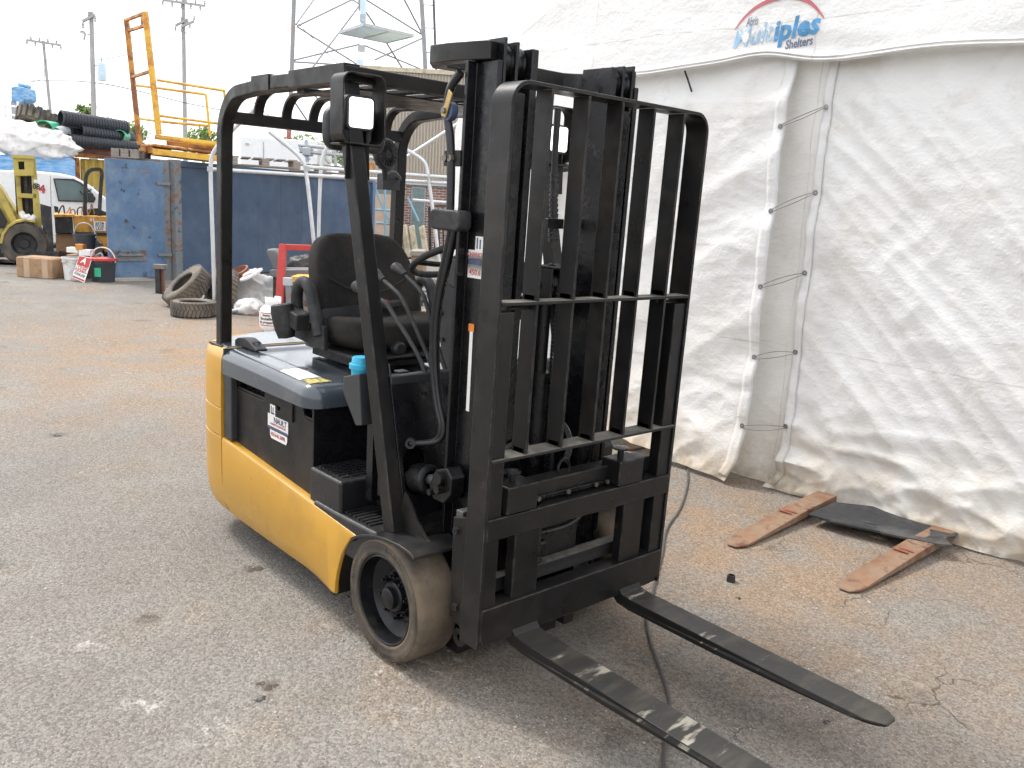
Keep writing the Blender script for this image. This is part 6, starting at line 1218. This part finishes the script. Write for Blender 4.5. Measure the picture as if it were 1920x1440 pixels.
tp = bpy.data.objects['utility_pole']; q = P(191, 135, 45.6); MB().lathe([(0, -.42), (.20, -.42), (.20, .38), (.16, .44), (0, .44)], q, (0, 0, 1), 20, closed=False).build('transformer', B['paleb'], tp); MB().cyl(q+Vector((0, 0, .44)), q+Vector((0, 0, .75)), .03, n=8).build('bushing', B['gy'], tp); MB().bar([P(178, 122, 46), q+Vector((0, 0, .3))], .06, .06).build('hanger', B['gy'], tp)
MB().tube(smooth([P(150, 60, 46), P(157, 58, 46), P(160, 66, 46), P(157, 75, 46)], 2), .05, 6).build('fuse_cutout', B['gy'], tp); MB().bar([P(154, 62, 46), P(172, 66, 46)], .05, .05).build('cutout_arm', B['pole'], tp)
upole('wooden utility pole with two crossarms, right of the three', (343, -30), (347, 250), 58, .12, [((305, 0), (384, 11), .13), ((329, 48), (352, 36), .13), ((340, 50), (364, 40), .13)])
upole('thin leaning wooden utility pole, leftmost of the three', (81, 76), (95, 215), 70, .11, [((50, 75), (114, 85), .15)])
def wire(label, pts, r=.02): pp = [P(*p) for p in pts]; tag(MB().tube(smooth(pp, 3), r, 5).build('overhead_wire', B['wire'], base=pp[0]), label, 'wire', 'overhead wires')
wire('overhead wire sagging from the left pole to the right pole', [(84, 150, 69), (83, 120, 69), (90, 107, 69), (130, 113, 60), (172, 115, 48), (230, 105, 50), (285, 90, 54), (332, 69, 57), (343, 72, 57)])
wire('overhead cable from the left edge past the centre pole to the cage', [(-60, 152, 60), (40, 152, 60), (84, 151, 60), (172, 152, 48), (260, 170, 52), (340, 192, 58), (460, 215, 60)], .028)
wire('short overhead cable rising from the left edge to the left pole', [(-60, 170, 62), (20, 158, 64), (75, 152, 68), (83, 140, 69)])
wire('guy wire running down from the right pole', [(347, 60, 58), (378, 98, 50), (432, 158, 40), (560, 262, 34)], .016)
wire('thin lower wire behind the yellow cage', [(180, 168, 46), (240, 195, 48), (290, 218, 50), (340, 240, 52)], .015)
# ---- lattice tower with a panel mast
tw = vth('lattice_tower', 'tall galvanised lattice radio tower behind the overhead guard', 'tower', 670, 300, 44)
def tl(pts, r=.03, nm='brace', mt='tower'): MB().tube([P(*p) for p in pts], r, 6).build(nm, B[mt], tw)
tl([(553, -60, 44), (547, 130, 44), (543, 225, 44)], .11, 'leg'); tl([(543, 225, 44), (539, 300, 44)], .115, 'leg', 'towerR'); tl([(786, -60, 44), (794, 60, 44), (800, 180, 44)], .11, 'leg')
tl([(811, -60, 43.6), (818, 142, 43.6)], .06, 'cable_tray', 'wire')
for y in (9, 52, 98, 142): tl([(792+y*.05, y, 43.8), (815, y+1, 43.6)], .025, 'bracket')
tl([(671, -60, 48), (676, 20, 48)], .1, 'leg'); tl([(672, 120, 48), (668, 280, 48)], .1, 'leg')
for a, b in (((555, 46), (602, -20)), ((557, 49), (700, -20)), ((557, 50), (670, 121)), ((550, 113), (674, 83)), ((552, 116), (632, 121)), ((585, 128), (673, 12)), ((660, -1), (676, 9)), ((687, 0), (793, 66)), ((685, 21), (703, 47)), ((724, 79), (766, 147)), ((683, 85), (797, 133)), ((703, 112), (793, 71)), ((748, -20), (793, 66)), ((723, 128), (797, 133)), ((547, 130), (600, 190)), ((545, 180), (575, 225)), ((672, 121), (720, 190)), ((797, 133), (760, 180)), ((560, 45), (632, 118))): tl([(*a, 44.5), (*b, 46.5)], .045 if a != (560, 45) else .02)
pm = vth('panel_mast', 'mast with a flat pale blue panel seen from below before the tower', 'mast', 676, 300, 30)
zp = P(700, 62, 30).z; cs = [G(x, y, zp) for x, y in ((637, 61), (683, 46), (775, 67), (725, 79))]; MB().add(cs, [(0, 1, 2, 3)]).build('panel', B['paleb'], pm, solid=.06); MB().bar([cs[0].lerp(cs[3], .5), cs[1].lerp(cs[2], .5)], .05, .10).build('panel_rib', B['gy'], pm)
for i in range(4): MB().bar([cs[i], cs[(i+1) % 4]], .05, .09).build('panel_edge', B['gy'], pm)
b = P(675, 112, 29); MB().tube([Vector((b.x, b.y, 0)), b], .10, 10).build('mast_pole', B['paleb'], pm); MB().tube([P(681, 58, 30.9), P(681, -50, 30.9)], .10, 10).build('mast_head', B['paleb'], pm); m = MB(); vb(m, 671, 84, 683, 96, 28.9, .15); m.build('mast_box', B['gy'], pm); m = MB(); vb(m, 674, 26, 685, 40, 30.7, .15); m.build('mast_box', B['gy'], pm)
# ---- trees and scrub far behind
lf = mat('light_foliage', (.12, .17, .05), .7, var=.4, vs=1.5); lf2 = mat('dull_foliage', (.12, .155, .075), .7, var=.4, vs=1.5)
for m_ in (lf, lf2):
    t = m_.node_tree; N_ = t.nodes; tr = N_.new('ShaderNodeBsdfTranslucent'); tr.inputs[0].default_value = (.30, .42, .12, 1); ms = N_.new('ShaderNodeMixShader'); ms.inputs[0].default_value = .45; o_ = [n for n in N_ if n.type == 'OUTPUT_MATERIAL'][0]
    t.links.new(N_['Principled BSDF'].outputs[0], ms.inputs[1]); t.links.new(tr.outputs[0], ms.inputs[2]); t.links.new(ms.outputs[0], o_.inputs[0])
def tree(label, px, py, v, w, h, mt, n, seed):
    p = P(px, py, v); g0 = Vector((p.x, p.y, 0)); t = thing('tree', label, 'tree', tuple(g0), VRZ, 'trees behind the yard'); rr_ = random.Random(seed)
    MB().tube([g0, g0+Vector((.1, 0, p.z*.6)), p], [.16, .11, .03], 8).build('trunk', B['pole'], t); m = MB(); cl = [(rr_.gauss(0, .35), rr_.gauss(0, .35), rr_.uniform(-.6, .45)) for _ in range(14)]
    lm = MB()
    for c_ in cl: q = p+VX*c_[0]*w+VY*c_[1]*w+Vector((0, 0, c_[2]*h)); lm.tube([p-Vector((0, 0, h*.6)), q], [.05, .015], 5)
    lm.build('limbs', B['pole'], t)
    for i in range(n):
        c_ = cl[rr_.randrange(14)]; q = p+VX*(c_[0]*w+rr_.gauss(0, .17)*w)+VY*(c_[1]*w+rr_.gauss(0, .17)*w)+Vector((0, 0, c_[2]*h+rr_.gauss(0, .13)*h)); s = rr_.uniform(.07, .17); a_ = Vector((rr_.gauss(0, 1), rr_.gauss(0, 1), rr_.gauss(0, 1))).normalized(); b2 = a_.orthogonal().normalized()*s; c2_ = a_.cross(b2).normalized()*s*.55
        m.add([q-b2, q+c2_, q+b2, q-c2_], [(0, 1, 2, 3)])
    m.build('crown', mt, t, flat=True)
for k, (x, y, v, w, h, lab) in enumerate(((166, 216, 60, .7, 1.0, 'pointed light green tree showing above the black pipes'), (205, 238, 58, 1.6, .9, 'loose green tree just behind the pipe stack'), (243, 255, 50, .9, 1.6, 'bushy green tree behind the left post of the cage'), (380, 266, 48, 1.0, 1.2, 'bushy green tree seen under the cage guard rail'), (130, 226, 72, 3.0, .7, 'low hazy row of green left of the centre pole'), (600, 275, 55, 2.5, 1.6, 'sparse pale tree behind the steel rack'), (650, 285, 52, 2.0, 1.5, 'sparse tree at the corner of the beige building'))): tree(lab, x, y, v, w, h, lf if k in (0, 2, 3) else lf2, 700, k)

# ---- more scrap round the red stand
for x, y, v, r, mt, lab in ((468, 588, 10.3, .16, B['tarp'], 'crumpled white plastic bag on the ground left of the propane bottle'), (600, 572, 11.6, .22, B['tarp'], 'white sack slumped behind the forklift seat'), (572, 498, 12.2, .2, B['dark'], 'dark machine housing on the scrap behind the red stand')):
    p = P(x, y, v); 
    if 'ground' in lab: p = G(x, y); p.z = r*.5
    sk = MB()
    def bag(a, b, p=p, r=r):
        th = a*2*math.pi; ph = -math.pi/2+math.pi*b; q = Vector((math.cos(ph)*math.cos(th), math.cos(ph)*math.sin(th), math.sin(ph)*.6)); k = r*(1+.25*ridge(q.x*2+x, q.y*2, q.z*2)+.12*ridge(q.x*5, q.y*5, q.z*5+x))
        return p+q*k
    sk.grid(40, 20, bag); tag(sk.build('scrap_bag', mt, base=p, ang=60), lab, 'bag' if mt is B['tarp'] else 'housing')
# ---- far tree belt closing the yard to the left
m = MB(); rr_ = random.Random(91)
for i in range(9000):
    u = rr_.uniform(-260, -62); v = 118+rr_.uniform(0, 14); h = 3.2+1.5*nf(u*.08, 3)+1.0*nf(u*.3, 5); z = max(.1, h*rr_.random()**.6); q = WV(u, v, z); s_ = rr_.uniform(.35, .8)
    a_ = Vector((rr_.gauss(0, 1), rr_.gauss(0, 1), rr_.gauss(0, 1))).normalized(); b2 = a_.orthogonal().normalized()*s_; c2_ = a_.cross(b2).normalized()*s_*.6; m.add([q-b2, q+c2_, q+b2, q-c2_], [(0, 1, 2, 3)])
tag(m.build('tree_belt', lf2, flat=True), 'far belt of green trees closing off the yard', 'trees', kind='stuff')
